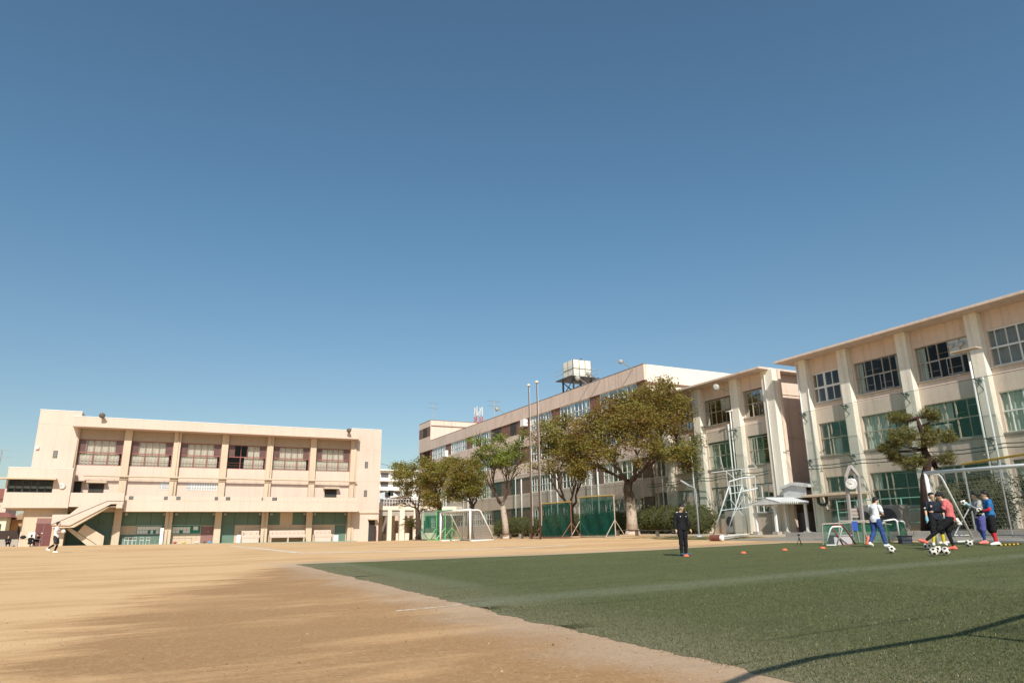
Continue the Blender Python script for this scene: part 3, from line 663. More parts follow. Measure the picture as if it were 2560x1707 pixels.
# left wing that stands forward
f=MB(); x0,x1=gxp(-14.35,WG),gxp(-8.52,WG); Z=lambda z: gzp(z,WG); wx0,wx1=gxp(-14.2,WG),gxp(-10.18,WG)
f.box(x0,WG,Z(4.5),x1,WG+.2,Z(6.07)); f.box(x0,WG,Z(7.45),x1,WG+.2,Z(8.63)); f.box(wx1,WG+.001,Z(6.07),x1,WG+.2,Z(7.45)); f.box(x0,WG+.001,Z(6.07),wx0,WG+.2,Z(7.45))
f.box(x0,WG+.2,Z(4.5),x0+.2,PY_+6,Z(6.07)); f.box(x0,WG+.2,Z(7.45),x0+.2,PY_+6,Z(8.63)); f.box(x0,WG+3,Z(6.07),x0+.2,PY_+6,Z(7.45)); f.box(x1-.2,WG+.2,Z(4.5),x1,PY_-.04,Z(8.63))
f.box(x0+.2,WG+.2,Z(4.5)+.01,x1-.2,PY_+6,Z(4.7)); f.box(x0+.2,WG+.2,Z(8.2),x1-.2,PY_+6,Z(8.4)); f.box(x0+.2,PY_+5.8,Z(4.7),x1-.2,PY_+6,Z(8.2))
f.build('front_wing',CREAM,Gm)
f=MB(); f.box(x0-.04,WG-.03,Z(8.63),x1+.02,WG+.24,Z(8.68)); f.build('wing_coping',WHITE,Gm)
f=MB(); f.box(gxp(-15.1,86),86,gzp(7.45,86),gxp(-10.0,86),WG,gzp(7.6,86)); f.build('window_canopy',CREAM2,Gm)
win_y(Gm,WG+.08,wx0,wx1,Z(6.07),Z(7.45),[(.33,.10,0,1),(.66,.10,0,1),(.165,.04,0,1),(.5,.04,0,1),(.83,.04,0,1)],[(.5,.06)],DKMET,bar=.07,glass=GLASS)
f=MB(); f.box(wx0,WG+.16,Z(6.5),wx1,WG+.18,Z(6.78)); f.build('window_blind',CURTG,Gm)
MB().box(x0+.25,WG+1.6,Z(4.75),x1-.25,WG+1.7,Z(8.15)).build('interior',INTER,Gm); MB().box(x0+.201,WG+.25,Z(6.07),x0+.25,WG+3.0,Z(7.45)).build('side_window',DKMET,Gm)
f=MB(); f.box(gxp(-12.3,88),88,-.4,gxp(-8.5,88),88.2,Z(4.52)); f.box(gxp(-12.3,88),88.2,-.4,gxp(-12.3,88)+.2,94,Z(4.52)); f.build('wall',CREAM2,Gm)
f=MB(); dx0,dx1=gxp(-11.1,88),gxp(-9.68,88); f.box(dx0,87.94,gz(-10.5,88),dx1,87.998,2.85); f.box(dx0,87.95,2.9,dx1,87.996,gzp(3.45,88),1); f.box((dx0+dx1)/2-.02,87.93,.6,(dx0+dx1)/2+.02,87.94,2.8,1)
f.box(dx0-.06,87.93,2.85,dx1+.06,87.985,2.9,1)
d=f.build('door',[MAROON,PLUMP],Gm)
f=MB(); f.ball((dx0+.62,87.92,1.9),.07,8); f.ball((dx0+.56,87.92,1.25),.06,8); f.each('handle',WHITE,d)
# staircase
def P3(Y,L): return [(gxp(x,Y),Y,gzp(z,Y)) for x,z in L]
f=MB(); f.prism(P3(SY,[(-9.81,2.72),(-8.09,2.70),(-4.52,4.94),(-3.39,4.98),(-3.39,6.1),(-8.45,6.1),(-8.45,4.62),(-7.5,4.62),(-8.29,3.83),(-9.81,3.81)]),(0,.15,0))
f.build('stair_parapet',CREAM,Gm)
f=MB(); f.prism(P3(SY+.15,[(-9.7,2.74),(-8.09,2.72),(-4.52,4.96),(-3.42,5.0),(-3.42,4.72),(-4.62,4.66),(-7.75,2.48),(-9.7,2.45)]),(0,1.5,0))
f.box(gxp(-8.4,BY),SY+.15,gzp(4.64,SY),gxp(-3.42,SY),WY,gzp(4.66,SY)+.2)
f.build('stair_flight',CREAM2,Gm)
f=MB(); f.prism(P3(88.3,[(-7.3,2.01),(-6.75,2.79),(-4.78,1.55),(-4.77,.3),(-5.4,.3),(-5.4,.72)]),(0,.14,0)); f.build('stair_parapet',CREAM2,Gm)
f=MB(); f.prism(P3(88.3+.14,[(-8.6,2.5),(-8.2,2.5),(-5.2,.6),(-5.2,.3),(-5.9,.3)]),(0,1.2,0)); f.build('stair_flight',CREAM2,Gm)
f=MB(); f.tube([(gxp(-9.8,SY),SY-.03,gzp(2.78,SY)),(gxp(-4.9,SY),SY-.03,gzp(5.25,SY)),(gxp(-3.4,SY),SY-.03,gzp(5.25,SY))],.02,6); f.build('handrail',DKMET,Gm)
f=MB(); f.box(gxp(-4.0,SY),SY,gzp(4.5,SY),gxp(-3.42,SY),SY+1.6,gzp(4.98,SY)); f.build('landing_beam',CREAM,Gm)
# openings with small hoods in the first floor wall
for (a,b,z0,z1) in ((-6.92,-5.45,6.19,7.12),(18.57,20.07,6.0,6.85)):
    f=MB(); f.box(a,WY-.02,z0-.25,b,WY-.002,z1); f.build('opening',DARK,Gm)
    f=MB(); f.box(a-.22,WY-.75,z1+.05,b+.22,WY-.001,z1+.24); f.build('hood',CREAM2,Gm)
f=MB(); f.box(-8.45,WY-.02,5.9,-7.6,WY-.002,7.3); f.build('opening',DARK,Gm)
f=MB(); f.box(-8.5,WY-1.0,7.32,-7.3,WY-.001,7.5); f.build('hood',CREAM,Gm)
f=MB(); f.box(-.02,WY-.03,6.6,1.0,WY-.002,7.4,1); 
for z in (6.6,6.85,7.1,7.34): f.box(-.02,WY-.05,z,1.0,WY-.031,z+.06)
f.box(.2,WY-.05,6.67,.26,WY-.032,7.34); f.build('louvre',[WHITE,GREYM],Gm)
f=MB(); f.box(2.8,WY-.03,6.55,6.1,WY-.002,7.35,1)
for z in (6.55,6.9,7.28): f.box(2.8,WY-.05,z,6.1,WY-.031,z+.07)
for i in range(11): f.box(3.3+i*.27,WY-.052,6.62,3.36+i*.27,WY-.032,7.28)
f.build('louvre',[WHITE,GREYM],Gm)
for (x,z0,z1,Y) in ((-10.62,9.72,10.5,PY_-.03),(23.45,9.6,10.4,WY-.25),(23.48,6.0,6.8,WY-.25)):
    f=MB(); f.box(x,Y-.03,z0,x+.40,Y-.002,z1); o=f.build('window',DKMET,Gm); MB().box(x+.05,Y-.036,z0+.05,x+.35,Y-.031,z1-.05).build('pane',mat('dull_pane',(.18,.18,.17),.2),o)
# pipes and cables
f=MB(); f.tube([(-7.5,PY_-.25,7.93),(22.4,PY_-.25,7.86)],.10,8); f.tube([(-7.5,PY_-.1,7.6),(22.3,PY_-.1,7.55)],.03,6)
x=-7.3
while x<22.4: f.bar((x,PY_-.25,7.7),(x,PY_-.25,8.25),.03); x+=1.25
f.build('pipe',CREAM2,Gm)
f=MB()
for x in (.98+.37,11.3+.36,22.0): f.tube([(x,PY_-.06,.5),(x,PY_-.06,4.1)],.04,6); f.tube([(x+.1,PY_-.06,5.6),(x+.1,PY_-.06,13)],.045,8)
f.tube([(-8.6,PY_-.09,8.7),(-8.6,PY_-.09,13)],.05,8); f.each('drain_pipe',CREAM2,Gm,smooth=True)
# ground floor under the balcony
f=MB(); f.box(-8.5,90.4,-.4,21.6,90.6,2.62); f.build('lower_wall',CREAM2,Gm)
up=MB()
for (a,b) in ((-8.5,-4.07),(-3.33,.98),(1.72,6.15),(6.88,11.3),(12.02,13.5),(14.95,16.48),(17.2,21.55)): 
    up.box(a,90.36,2.64,b,90.55,4.15)
    n=max(1,int((b-a)/1.4))
    for i in range(1,n): xx=a+(b-a)*i/n; up.box(xx-.015,90.345,2.66,xx+.015,90.36,4.14,1)
up.each('upper_panel',[DKGREEN,DARK],Gm)
f=MB(); f.box(13.5,90.37,2.62,14.95,90.55,4.15); f.build('lower_wall',CREAM2,Gm)
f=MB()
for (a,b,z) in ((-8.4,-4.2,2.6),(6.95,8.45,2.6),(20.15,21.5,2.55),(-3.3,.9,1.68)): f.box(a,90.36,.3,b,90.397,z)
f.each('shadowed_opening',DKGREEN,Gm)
f=MB(); f.box(4.85,90.33,.7,6.12,90.39,2.5); d=f.build('door',PLUMP,Gm); MB().ball((5.6,90.30,1.9),.05,8).build('handle',WHITE,d)
f=MB(); f.box(24.25,WY-.29,.4,25.05,WY-.255,3.1); f.build('opening',DARK,Gm)
f=MB(); f.hexa([(25.0,WY-.95,.45),(25.06,WY-.95,.45),(25.10,WY-.26,.45),(25.04,WY-.26,.45),(25.0,WY-.95,2.4),(25.06,WY-.95,2.4),(25.10,WY-.26,2.4),(25.04,WY-.26,2.4)]); f.build('door',MAROON,Gm)
f=MB(); f.box(24.1,WY-1.0,3.12,25.3,WY-.251,3.25); f.build('hood',CREAM2,Gm)
f=MB(); f.box(21.75,WY-.40,3.95,25.55,WY-.252,4.05); f.build('wall_ledge',CREAM2,Gm)
for x in (22.1,23.2,24.3,25.4): 
    pass
for (x0_,x1_) in ((7.2,7.5),(16.6,16.9),(11.45,11.7)):
    pass
f=MB()
for x in (-3.1,.75,1.95,5.9,7.1,11.0,12.3,16.2,17.4,21.2): f.box(x,90.1,3.75,x+.28,90.35,3.98)
f.each('wall_lamp',GREYM,Gm)
f=MB(); f.box(-9,87.7,-.3,22.3,PY_-.02,.62); f.build('apron',mat('green_grey_apron',(.26,.33,.27),.9,var=.15,vscale=.4),Gm)
# free standing things along the gymnasium
def notice_board(x0,x1,z0,z1,label,papers):
    t=thing('notice_board',label,'notice board',((x0+x1)/2,90.38,z0))
    f=MB(); f.box(x0,90.30,z0,x1,90.35,z1); f.build('panel',BOARDG,t)
    fr=MB(); fr.box(x0-.05,90.28,z0-.05,x1+.05,90.355,z0); fr.box(x0-.05,90.28,z1,x1+.05,90.355,z1+.05); fr.box(x0-.05,90.28,z0,x0,90.355,z1); fr.box(x1,90.28,z0,x1+.05,90.355,z1); fr.build('frame',GREYM,t)
    for (a,b,c,d) in papers: MB().box(a,90.285,c,b,90.298,d).build('paper',PAPER,t)
pr=random.Random(3)
notice_board(-1.75,.95,1.72,2.62,'green notice board covered by rows of white sheets, left of a plain pillar','' and [] or [(-1.70+.27*i,-1.70+.27*i+.255,1.76+.40*j,1.76+.40*j+.375) for i in range(9) for j in range(2) if not (j==0 and i in(4,6))])
notice_board(1.80,4.75,1.72,2.62,'green notice board beside the plum door, with bare green showing on its right side',[(1.84+.37*i,1.84+.37*i+.35,1.78+.34*j,1.78+.34*j+.32) for i in range(5) for j in range(2) if not(i==2 and j==0)]+[(4.0,4.5,2.1,2.5)])
def trough(x0,x1,label,legs=True):
    t=thing('wash_trough',label,'wash trough',((x0+x1)/2,89.2,gz((x0+x1)/2,89)),group='wash troughs along the gymnasium')
    f=MB(); f.box(x0,88.9,1.12,x1,89.55,1.22); f.box(x0,89.40,1.22,x1,89.55,1.95); f.box(x0,88.9,1.22,x1,89.0,1.42); f.box(x0,89.0,1.22,x0+.1,89.4,1.5); f.box(x1-.1,89.0,1.22,x1,89.4,1.5)
    f.build('basin',CREAM,t,bevel=.02)
    if legs:
        for x in (x0+.08,(x0+x1)/2,x1-.2): MB().box(x,88.95,.3,x+.14,89.5,1.12).build('leg',CREAM2,t)
    else: MB().box(x0+.05,88.93,.3,x1-.05,89.5,1.12).build('base',CREAM,t)
    n=int((x1-x0)/.5)
    for i in range(n):
        x=x0+.3+i*(x1-x0-.6)/max(1,n-1); f=MB(); f.tube([(x,89.40,1.72),(x,89.28,1.74),(x,89.22,1.66)],.025,6); f.build('tap',GSTEEL,t)
trough(9.15,11.1,'solid based wash trough beside the white water heater',False)
trough(12.25,16.35,'long wash trough on open legs, the widest of the three')
trough(17.45,19.5,'solid based wash trough beside the white cabinet',False)
t=thing('water_heater','white cylinder shaped water boiler beside a wash trough','water heater',(8.85,88.9,gz(8.85,88.9)))
f=MB(); f.lathe((8.85,88.9,.55),[(.24,0),(.26,.05),(.26,.85),(.2,.93),(.05,.97)],16); f.build('tank',WHITE,t,smooth=True)
f=MB(); f.tube([(8.85,88.9,1.5),(8.85,88.9,1.75),(9.3,89.0,1.75),(9.3,89.0,1.0)],.03,6); f.build('pipe',DKMET,t)
t=thing('cabinet','white box cabinet standing under the gymnasium balcony','cabinet',(19.95,88.9,gz(19.95,88.9)))
MB().box(19.68,88.6,.4,20.25,89.2,1.32).build('body',WHITE,t,bevel=.01); MB().box(19.72,88.585,.5,20.21,88.60,1.28).build('door',PAPER,t)
t=thing('white_board','tall narrow white board leaning on a gymnasium pillar','board',(.82,89.2,gz(.8,89)))
MB().box(.62,89.25,.45,.95,89.3,2.35).build('panel',WHITE,t); MB().box(.60,89.24,.42,.97,89.31,.46).build('frame',GREYM,t)
def long_table(x0,x1,y,label):
    t=thing('folding_table',label,'table',((x0+x1)/2,y,gz((x0+x1)/2,y)))
    MB().box(x0,y-.25,1.20,x1,y+.25,1.24).build('table_top',mat('table_brown',(.22,.16,.12),.6),t)
    for x in (x0+.1,x1-.1):
        for dy in (-.2,.2): MB().tube([(x,y+dy,.5),(x,y+dy,1.2)],.02,6).build('leg',GSTEEL,t)
    return t
long_table(-3.0,.3,89.0,'long folding table under the balcony in front of the first notice board')
long_table(1.85,4.0,89.2,'folding table under the balcony in front of the second notice board')
for (x,l) in ((-2.6,'white pipe chair leaning under the balcony, nearest the staircase'),(-2.2,'white pipe chair under the balcony, second from the staircase'),(-1.8,'white pipe chair under the balcony, third from the staircase'),(-1.1,'white pipe chair under the balcony standing alone'),(-.5,'white pipe chair with a round back under the balcony')):
    t=thing('pipe_chair',l,'chair',(x,88.6,gz(x,88.6)),group='pipe chairs under the gymnasium balcony'); z=.62
    for dx in (-.16,.16): MB().tube([(x+dx,88.5,z),(x+dx,88.5,z+.42),(x+dx,88.75,z+.44),(x+dx,88.8,z)],.018,6).build('leg_frame',WMET,t)
    MB().box(x-.19,88.45,z+.43,x+.19,88.8,z+.47).build('seat',WMET,t); MB().tube([(x-.17,88.8,z+.47),(x-.17,88.84,z+.75),(x+.17,88.84,z+.75),(x+.17,88.8,z+.47)],.018,6).build('backrest',WMET,t)
lp=random.Random(8)
for i,(x,c,l) in enumerate(((2.2,(.4,.08,.06),'small red shoe bag on the apron below the second notice board'),(3.1,(.55,.5,.1),'small yellow shoe bag on the apron below the second notice board'),(4.4,(.6,.6,.58),'small white shoe bag in front of the plum door'),(5.2,(.1,.1,.12),'small dark shoe bag in front of the plum door'),(5.75,(.15,.3,.55),'small blue shoe bag in front of the plum door'))):
    o=MB().ball((x,88.3,.74),.16,10,sc=(1.3,.8,.75)).tube([(x-.1,88.3,.82),(x,88.3,.98),(x+.1,88.3,.82)],.012,5).build('shoe_bag',mat('bag_%s'%l.split()[1],c,.8)); tag(recentre(o),l,'bag','bags on the gymnasium apron')
def wall_clock(c,r,ax,label,name='wall_clock'):
    t=thing(name,label,'clock',c); c=Vector(c); ax=Vector(ax).normalized()
    f=MB(); f.lathe(c,[(r,0),(r*1.06,.02),(r*1.06,.12),(r*.96,.13)],28,axis=ax); f.build('case',GREYM,t,smooth=False)
    MB().lathe(c+ax*.131,[(r*.95,0),(r*.95,.004)],28,axis=ax).build('dial',mat('clock_dial',(.60,.58,.54),.5),t)
    q=ax.to_track_quat('Z','Y'); side=Vector((0,0,1)).cross(ax).normalized(); up=Vector((0,0,1))
    f=MB(); o=c+ax*.145
    for k in range(12):
        a=k*math.pi/6; d=up*math.cos(a)+side*math.sin(a); f.bar(o+d*r*.84,o+d*r*.92,r*.03,.004)
    f.build('hour_marks',BLACK,t)
    for nm,a,l,wd in (('hour_hand',8.83*math.pi/6,.5,.07),('minute_hand',50*math.pi/30,.78,.045)):
        d=up*math.cos(a)+side*math.sin(a); MB().bar(o-d*r*.1,o+d*r*l,r*wd,.006).build(nm,BLACK,t); o=o+ax*.008
    for k in range(1,13):
        a=k*math.pi/6; d=up*math.cos(a)+side*math.sin(a)
        cu=bpy.data.curves.new('numeral','FONT'); cu.body=str(k); cu.size=r*.26; cu.align_x='CENTER'; cu.align_y='CENTER'; cu.extrude=.002
        tmp=bpy.data.objects.new('numeral',cu); C.objects.link(tmp); me=bpy.data.meshes.new_from_object(tmp); bpy.data.objects.remove(tmp)
        me.materials.clear(); me.materials.append(BLACK)
        ob=bpy.data.objects.new('numeral',me); link(ob,t); M=Matrix((side,up,ax)).transposed().to_4x4(); M.translation=(ax*.14+d*r*.70); ob.matrix_local=M
    return t
wall_clock((gxp(-9.33,WG),WG-.0,gzp(6.76,WG)),.28,(0,-1,0),'round white wall clock on the cream gymnasium front, above the seated people')
def floodlight(base,aim,r,label,arm=None,name='floodlight',dark=False):
    t=thing(name,label,'floodlight',base); b=Vector(base); aim=Vector(aim).normalized(); top=b+Vector(arm or (0,0,.7))
    MB().tube([b,b+(top-b)*.5,top],.045,8).build('arm',GSTEEL,t)
    f=MB(); f.lathe(top-aim*.28,[(.06,0),(.12,.05),(.16,.18),(r*.8,.36),(r,.46),(r*1.02,.48),(r*.9,.485)],16,axis=aim); f.build('reflector',mat('lamp_brown',(.10,.07,.055),.6) if dark else mat('lamp_grey',(.36,.38,.37),.4),t,smooth=True)
    f=MB(); f.lathe(top+aim*.21,[(r*.86,0),(r*.86,.004),(r*.5,.018),(.01,.022)],16,axis=aim); f.build('lens',mat('lamp_lens_dark',(.16,.13,.11),.3) if dark else mat('lamp_lens',(.48,.48,.45),.15),t,smooth=True)
    return t
floodlight((-6.45,FY-.02,13.9),(.1,-1,-.5),.30,'dark twin floodlight on the gymnasium eave, at its left end',(0,-.5,.45),dark=True)
floodlight((17.6+3.1,FY-.02,13.7),(-.2,-1,-.5),.28,'dark twin floodlight on the gymnasium eave, at its right end',(0,-.5,.4),dark=True)
f=MB(); f.box(-13.35+1.1,PY_-.25,10.6,-13.35+1.35,PY_-.031,10.85); tag(recentre(f.build('alarm_box',WHITE)),'small white alarm box high on the left tower of the gymnasium','alarm box')
# ================================================================ people
_wr=bpy.data.textures.new('cloth_folds','CLOUDS'); _wr.noise_scale=.075; _wr.noise_depth=2
def fused(name, mb, mats, parent, vox=.012, smooth=4, folds=None):
    """all shapes of mb melted into one continuous surface"""
    me=bpy.data.meshes.new(name); me.from_pydata(mb.v,[],mb.f)
    ob=bpy.data.objects.new(name,me); C.objects.link(ob)
    r=ob.modifiers.new('r','REMESH'); r.mode='VOXEL'; r.voxel_size=vox
    s=ob.modifiers.new('s','SMOOTH'); s.iterations=smooth; s.factor=.5
    fo=folds if folds is not None else (.030 if name in('shirt','jacket','trousers','shorts') else 0)
    if fo: q=ob.modifiers.new('d','DISPLACE'); q.texture=_wr; q.strength=fo; q.mid_level=.5; q.texture_coords='LOCAL'
    dg=bpy.context.evaluated_depsgraph_get(); m2=bpy.data.meshes.new_from_object(ob.evaluated_get(dg))
    bpy.data.objects.remove(ob); bpy.data.meshes.remove(me)
    m2.name=name; m2.materials.clear()
    for m in (mats if isinstance(mats,list) else [mats]): m2.materials.append(m)
    m2.polygons.foreach_set('use_smooth',[True]*len(m2.polygons))
    o=bpy.data.objects.new(name,m2); return link(o,parent)
def limb(mb,a,b,ra,rb,flat=1.0):
    a=Vector(a); b=Vector(b); k=5
    pts=[a.lerp(b,i/k) for i in range(k+1)]; rs=[]
    for i in range(k+1):
        t=i/k; r=ra+(rb-ra)*t; r*=1+.10*math.sin(math.pi*min(1,t*1.4)); rs.append(r)
    mb.tube(pts,rs,12); mb.ball(a,ra*1.0,10); mb.ball(b,rb*1.0,10)
def loft(mb,rings,n=16):
    vs=[]; fs=[]
    for (c,sx,sy,ax,ay) in rings:
        for j in range(n):
            t=2*math.pi*j/n; vs.append(Vector(c)+ax*(sx*math.cos(t))+ay*(sy*math.sin(t)))
    for i in range(len(rings)-1):
        for j in range(n): a=i*n+j; b=i*n+(j+1)%n; fs.append((a,b,b+n,a+n))
    fs.append(tuple(range(n-1,-1,-1))); fs.append(tuple(range((len(rings)-1)*n,len(rings)*n))); mb.add(vs,fs)
BASE=dict(head=(0,.03,1.585),neck=(0,-.005,1.44),chest=(0,0,1.27),waist=(0,.005,1.07),pelvis=(0,0,.93),
  shL=(-.185,0,1.39),elL=(-.245,-.02,1.11),wrL=(-.25,.06,.86),shR=(.185,0,1.39),elR=(.245,-.02,1.11),wrR=(.25,.06,.86),
  hipL=(-.09,0,.90),knL=(-.10,.03,.49),anL=(-.105,-.02,.085),toL=(-.13,.14,.035),hipR=(.09,0,.90),knR=(.10,.03,.49),anR=(.105,-.02,.085),toR=(.13,.14,.035))
def cm(n,c,**k): return mat('cloth_'+n,c,.85,var=.08,vscale=4,fine=.08,bump=.15,bscale=25,spec=.2,**k)
SKIN=mat('skin',(.58,.36,.25),.6,var=.05); HAIRM=mat('black_hair',(.012,.010,.009),.55,var=.2,vscale=8,bump=.6,bscale=60)
def person(label,foot,face,pose=None,head=(0,0),shirt=None,sleeve=.55,pants=None,pant_len='long',socks=None,shoes=(.7,.7,.7),gloves=None,under=None,tights=None,scale=1.0,hair=1.0,loose=1.0,group=None):
    """face: 0 looks to the camera, 90 to image right, 180 away, -90 to image left"""
    J={k:Vector(v) for k,v in BASE.items()}
    for k,v in (pose or {}).items(): J[k]=Vector(v)
    v=Vector((foot.x,foot.y,0)).normalized(); right=Vector((v.y,-v.x,0)); a=RAD(face)
    fwd=-v*math.cos(a)+right*math.sin(a); rz=math.atan2(-fwd.x,fwd.y)
    low=min(J['anL'].z-.085,J['anR'].z-.085)
    t=thing('person',label,'person',(foot.x,foot.y,gz(foot.x,foot.y)+.006-low*scale),rz,group); t.scale=(scale,)*3
    SX=(J['shR']-J['shL']).normalized(); HX=(J['hipR']-J['hipL']).normalized()
    def rings(infl,lo=0,hi=6,len_=0):
        pts=[(J['pelvis']+Vector((0,0,-.07-len_)),.155,.115,HX),(J['pelvis']+Vector((0,0,.03)),.165,.12,HX),(J['waist'],.140,.10,(HX+SX).normalized()),(J['chest'],.165,.118,SX),
             ((J['shL']+J['shR'])/2+Vector((0,0,-.02)),.165,.095,SX),((J['shL']+J['shR'])/2+Vector((0,.0,.045)),.085,.065,SX),(J['neck']+Vector((0,0,.02)),.055,.055,SX)]
        out=[]
        for i in range(lo,hi+1):
            c,sx,sy,ax=pts[i]; nx=pts[min(i+1,6)][0]; pv=pts[max(i-1,0)][0]; d=(nx-pv).normalized(); ay=d.cross(ax).normalized()
            out.append((c,sx+infl,sy+infl,ax,ay))
        return out
    # body: one surface
    b=MB(); loft(b,rings(0))
    limb(b,J['neck']-Vector((0,0,.05)),J['head']-Vector((0,.01,.04)),.055,.052)
    M=Matrix.Rotation(RAD(head[1]),3,'Z')@Matrix.Rotation(RAD(-head[0]),3,'X'); H=J['head']
    b.ball(H+M@Vector((0,-.008,.025)),.1,16,sc=(.78,.95,1.0),M=M); b.ball(H+M@Vector((0,.025,-.045)),.07,12,sc=(.80,.85,.95),M=M)
    b.ball(H+M@Vector((0,.098,-.015)),.017,8,sc=(.8,1,1.3),M=M); b.ball(H+M@Vector((0,.07,-.095)),.03,8,M=M); b.ball(H+M@Vector((0,.088,-.055)),.018,8,sc=(1.3,.7,.5),M=M)
    for s in (-1,1): b.ball(H+M@Vector((s*.078,-.005,-.01)),.028,8,sc=(.35,.7,1.1),M=M)
    for S in 'LR':
        limb(b,J['sh'+S],J['el'+S],.050,.038); limb(b,J['el'+S],J['wr'+S],.038,.026)
        limb(b,J['hip'+S],J['kn'+S],.085,.055); limb(b,J['kn'+S],J['an'+S],.054,.036)
        d=(J['to'+S]-J['an'+S]); d.z=min(0,d.z); heel=J['an'+S]+Vector((0,0,-.04))-d.normalized()*.04
        limb(b,heel,J['to'+S],.036,.03)
        # hand: palm, four fingers and a thumb
        w=J['wr'+S]; hd=(w-J['el'+S]).normalized(); sd=hd.cross(Vector((0,1,0))); sd=sd.normalized() if sd.length>.2 else Vector((1,0,0)); pn=hd.cross(sd)
        b.ball(w+hd*.045,.042,10,sc=(.9,.55,.9)) ; b.ball(w+hd*.07,.036,10)
        for q in range(4):
            o=w+hd*.085+pn*(q-1.5)*.019; l=(.058,.07,.066,.05)[q]
            b.tube([o,o+hd*l*.55+sd*.006,o+hd*l+sd*.024],[.0095,.009,.008],6)
        b.tube([w+hd*.03+pn*.032,w+hd*.065+pn*.055,w+hd*.09+pn*.052],[.012,.011,.009],6)
    body=fused('body',b,SKIN,t,.0115,3)
    # head details
    h=MB(); h.ball(H+M@Vector((0,-.040,.050)),.103*hair,18,sc=(.88,.98,.92),M=M); h.ball(H+M@Vector((0,-.055,-.015)),.08*hair,14,sc=(.95,.75,1),M=M); h.ball(H+M@Vector((0,.040,.098)),.045*hair,12,sc=(1.25,.85,.55),M=M)
    rr=random.Random(len(label))
    for _ in range(26):
        d=Vector((rr.uniform(-1,1),rr.uniform(-1.1,.6),rr.uniform(-.1,1)))
        if d.y>-.1: d.z=max(d.z,.8)
        d.normalize(); p=H+M@(Vector((0,-.030,.045))+Vector((d.x*.09,d.y*.105,d.z*.095))*hair)
        h.ball(p,.020,6)
    fused('hair',h,HAIRM,t,.012,1)
    e=MB()
    for s in (-1,1): e.ball(H+M@Vector((s*.031,.084,.002)),.0075,8,sc=(1.3,.5,.6),M=M); e.bar(H+M@Vector((s*.019,.087,.026)),H+M@Vector((s*.045,.080,.027)),.004)
    e.build('eyes_and_brows',HAIRM,t,world=False)
    # clothes
    def leg(mb,S,r0,r1,frac,r2=None):
        limb(mb,J['hip'+S],J['kn'+S] if frac>=1 else J['hip'+S].lerp(J['kn'+S],frac),r0,r1)
        if frac>1: limb(mb,J['kn'+S],J['kn'+S].lerp(J['an'+S],frac-1),r1,r2)
    if tights:
        m=MB(); loft(m,rings(.008,0,1))
        for S in 'LR': leg(m,S,.093,.062,1.93,.042)
        fused('leggings',m,tights,t,.012,3)
    if pants:
        m=MB(); loft(m,rings(.014,0,2)); fr={'long':1.93,'short':.86,'knee':1.12}[pant_len]
        for S in 'LR':
            if pant_len=='long': leg(m,S,.102*loose,.072*loose,fr,.056*loose)
            else: leg(m,S,.108*loose,.098*loose,fr,.09)
        fused('trousers' if pant_len=='long' else 'shorts',m,pants,t,.012,3)
    if under:
        m=MB()
        for S in 'LR': limb(m,J['sh'+S],J['el'+S],.056,.044); limb(m,J['el'+S],J['el'+S].lerp(J['wr'+S],.97),.044,.033)
        fused('undersleeves',m,under,t,.012,3)
    m=MB(); loft(m,rings(.020,0,5,.03))
    for S in 'LR':
        if sleeve<=1: limb(m,J['sh'+S]+Vector((0,0,-.005)),J['sh'+S].lerp(J['el'+S],sleeve),.066,.064)
        else: limb(m,J['sh'+S],J['el'+S],.066,.052); limb(m,J['el'+S],J['el'+S].lerp(J['wr'+S],.96),.052,.042)
    top=fused('shirt' if sleeve<=1 else 'jacket',m,shirt,t,.012,3)
    for S in 'LR':
        if socks:
            m=MB(); limb(m,J['kn'+S].lerp(J['an'+S],.20),J['an'+S],.060,.044); fused('sock',m,socks,t,.014,2)
        m=MB(); d=(J['to'+S]-J['an'+S]); heel=J['an'+S]+Vector((0,0,-.042))-Vector((d.x,d.y,0)).normalized()*.045
        mid=J['an'+S].lerp(J['to'+S],.45)+Vector((0,0,-.01)); limb(m,heel,mid,.045,.045); limb(m,mid,J['to'+S]+Vector((0,0,.0)),.045,.036); limb(m,J['an'+S]+Vector((0,0,.02)),heel.lerp(mid,.4),.046,.044)
        fused('shoe',m,shoes if not isinstance(shoes,tuple) else cm('shoe%d'%int(sum(shoes)*100),shoes),t,.013,2)
        if gloves:
            w=J['wr'+S]; hd=(w-J['el'+S]).normalized(); m=MB(); limb(m,w-hd*.05,w+hd*.02,.042,.048); m.ball(w+hd*.06,.056,10,sc=(1,.8,1))
            sd=hd.cross(Vector((0,1,0))); sd=sd.normalized() if sd.length>.2 else Vector((1,0,0)); pn=hd.cross(sd)
            for q in range(4): o=w+hd*.08+pn*(q-1.5)*.027; limb(m,o,o+hd*(.075,.09,.085,.065)[q]+sd*.02,.016,.014)
            limb(m,w+hd*.03+pn*.04,w+hd*.09+pn*.085,.018,.015)
            fused('glove',m,gloves,t,.011,2)
    t['_p']=0; del t['_p']
    return t,J,M
def patch(t,name,m,pts,th=.006):
    f=MB(); f.prism(pts,(0,th,0)); return f.build(name,m,t,world=False)
NAVY=cm('navy',(.018,.022,.035)); BLK=cm('black',(.012,.012,.014)); WHT=cm('white',(.72,.72,.75)); BLUEP=cm('royal_blue',(.035,.07,.22)); PINK=cm('faded_red',(.55,.14,.145))
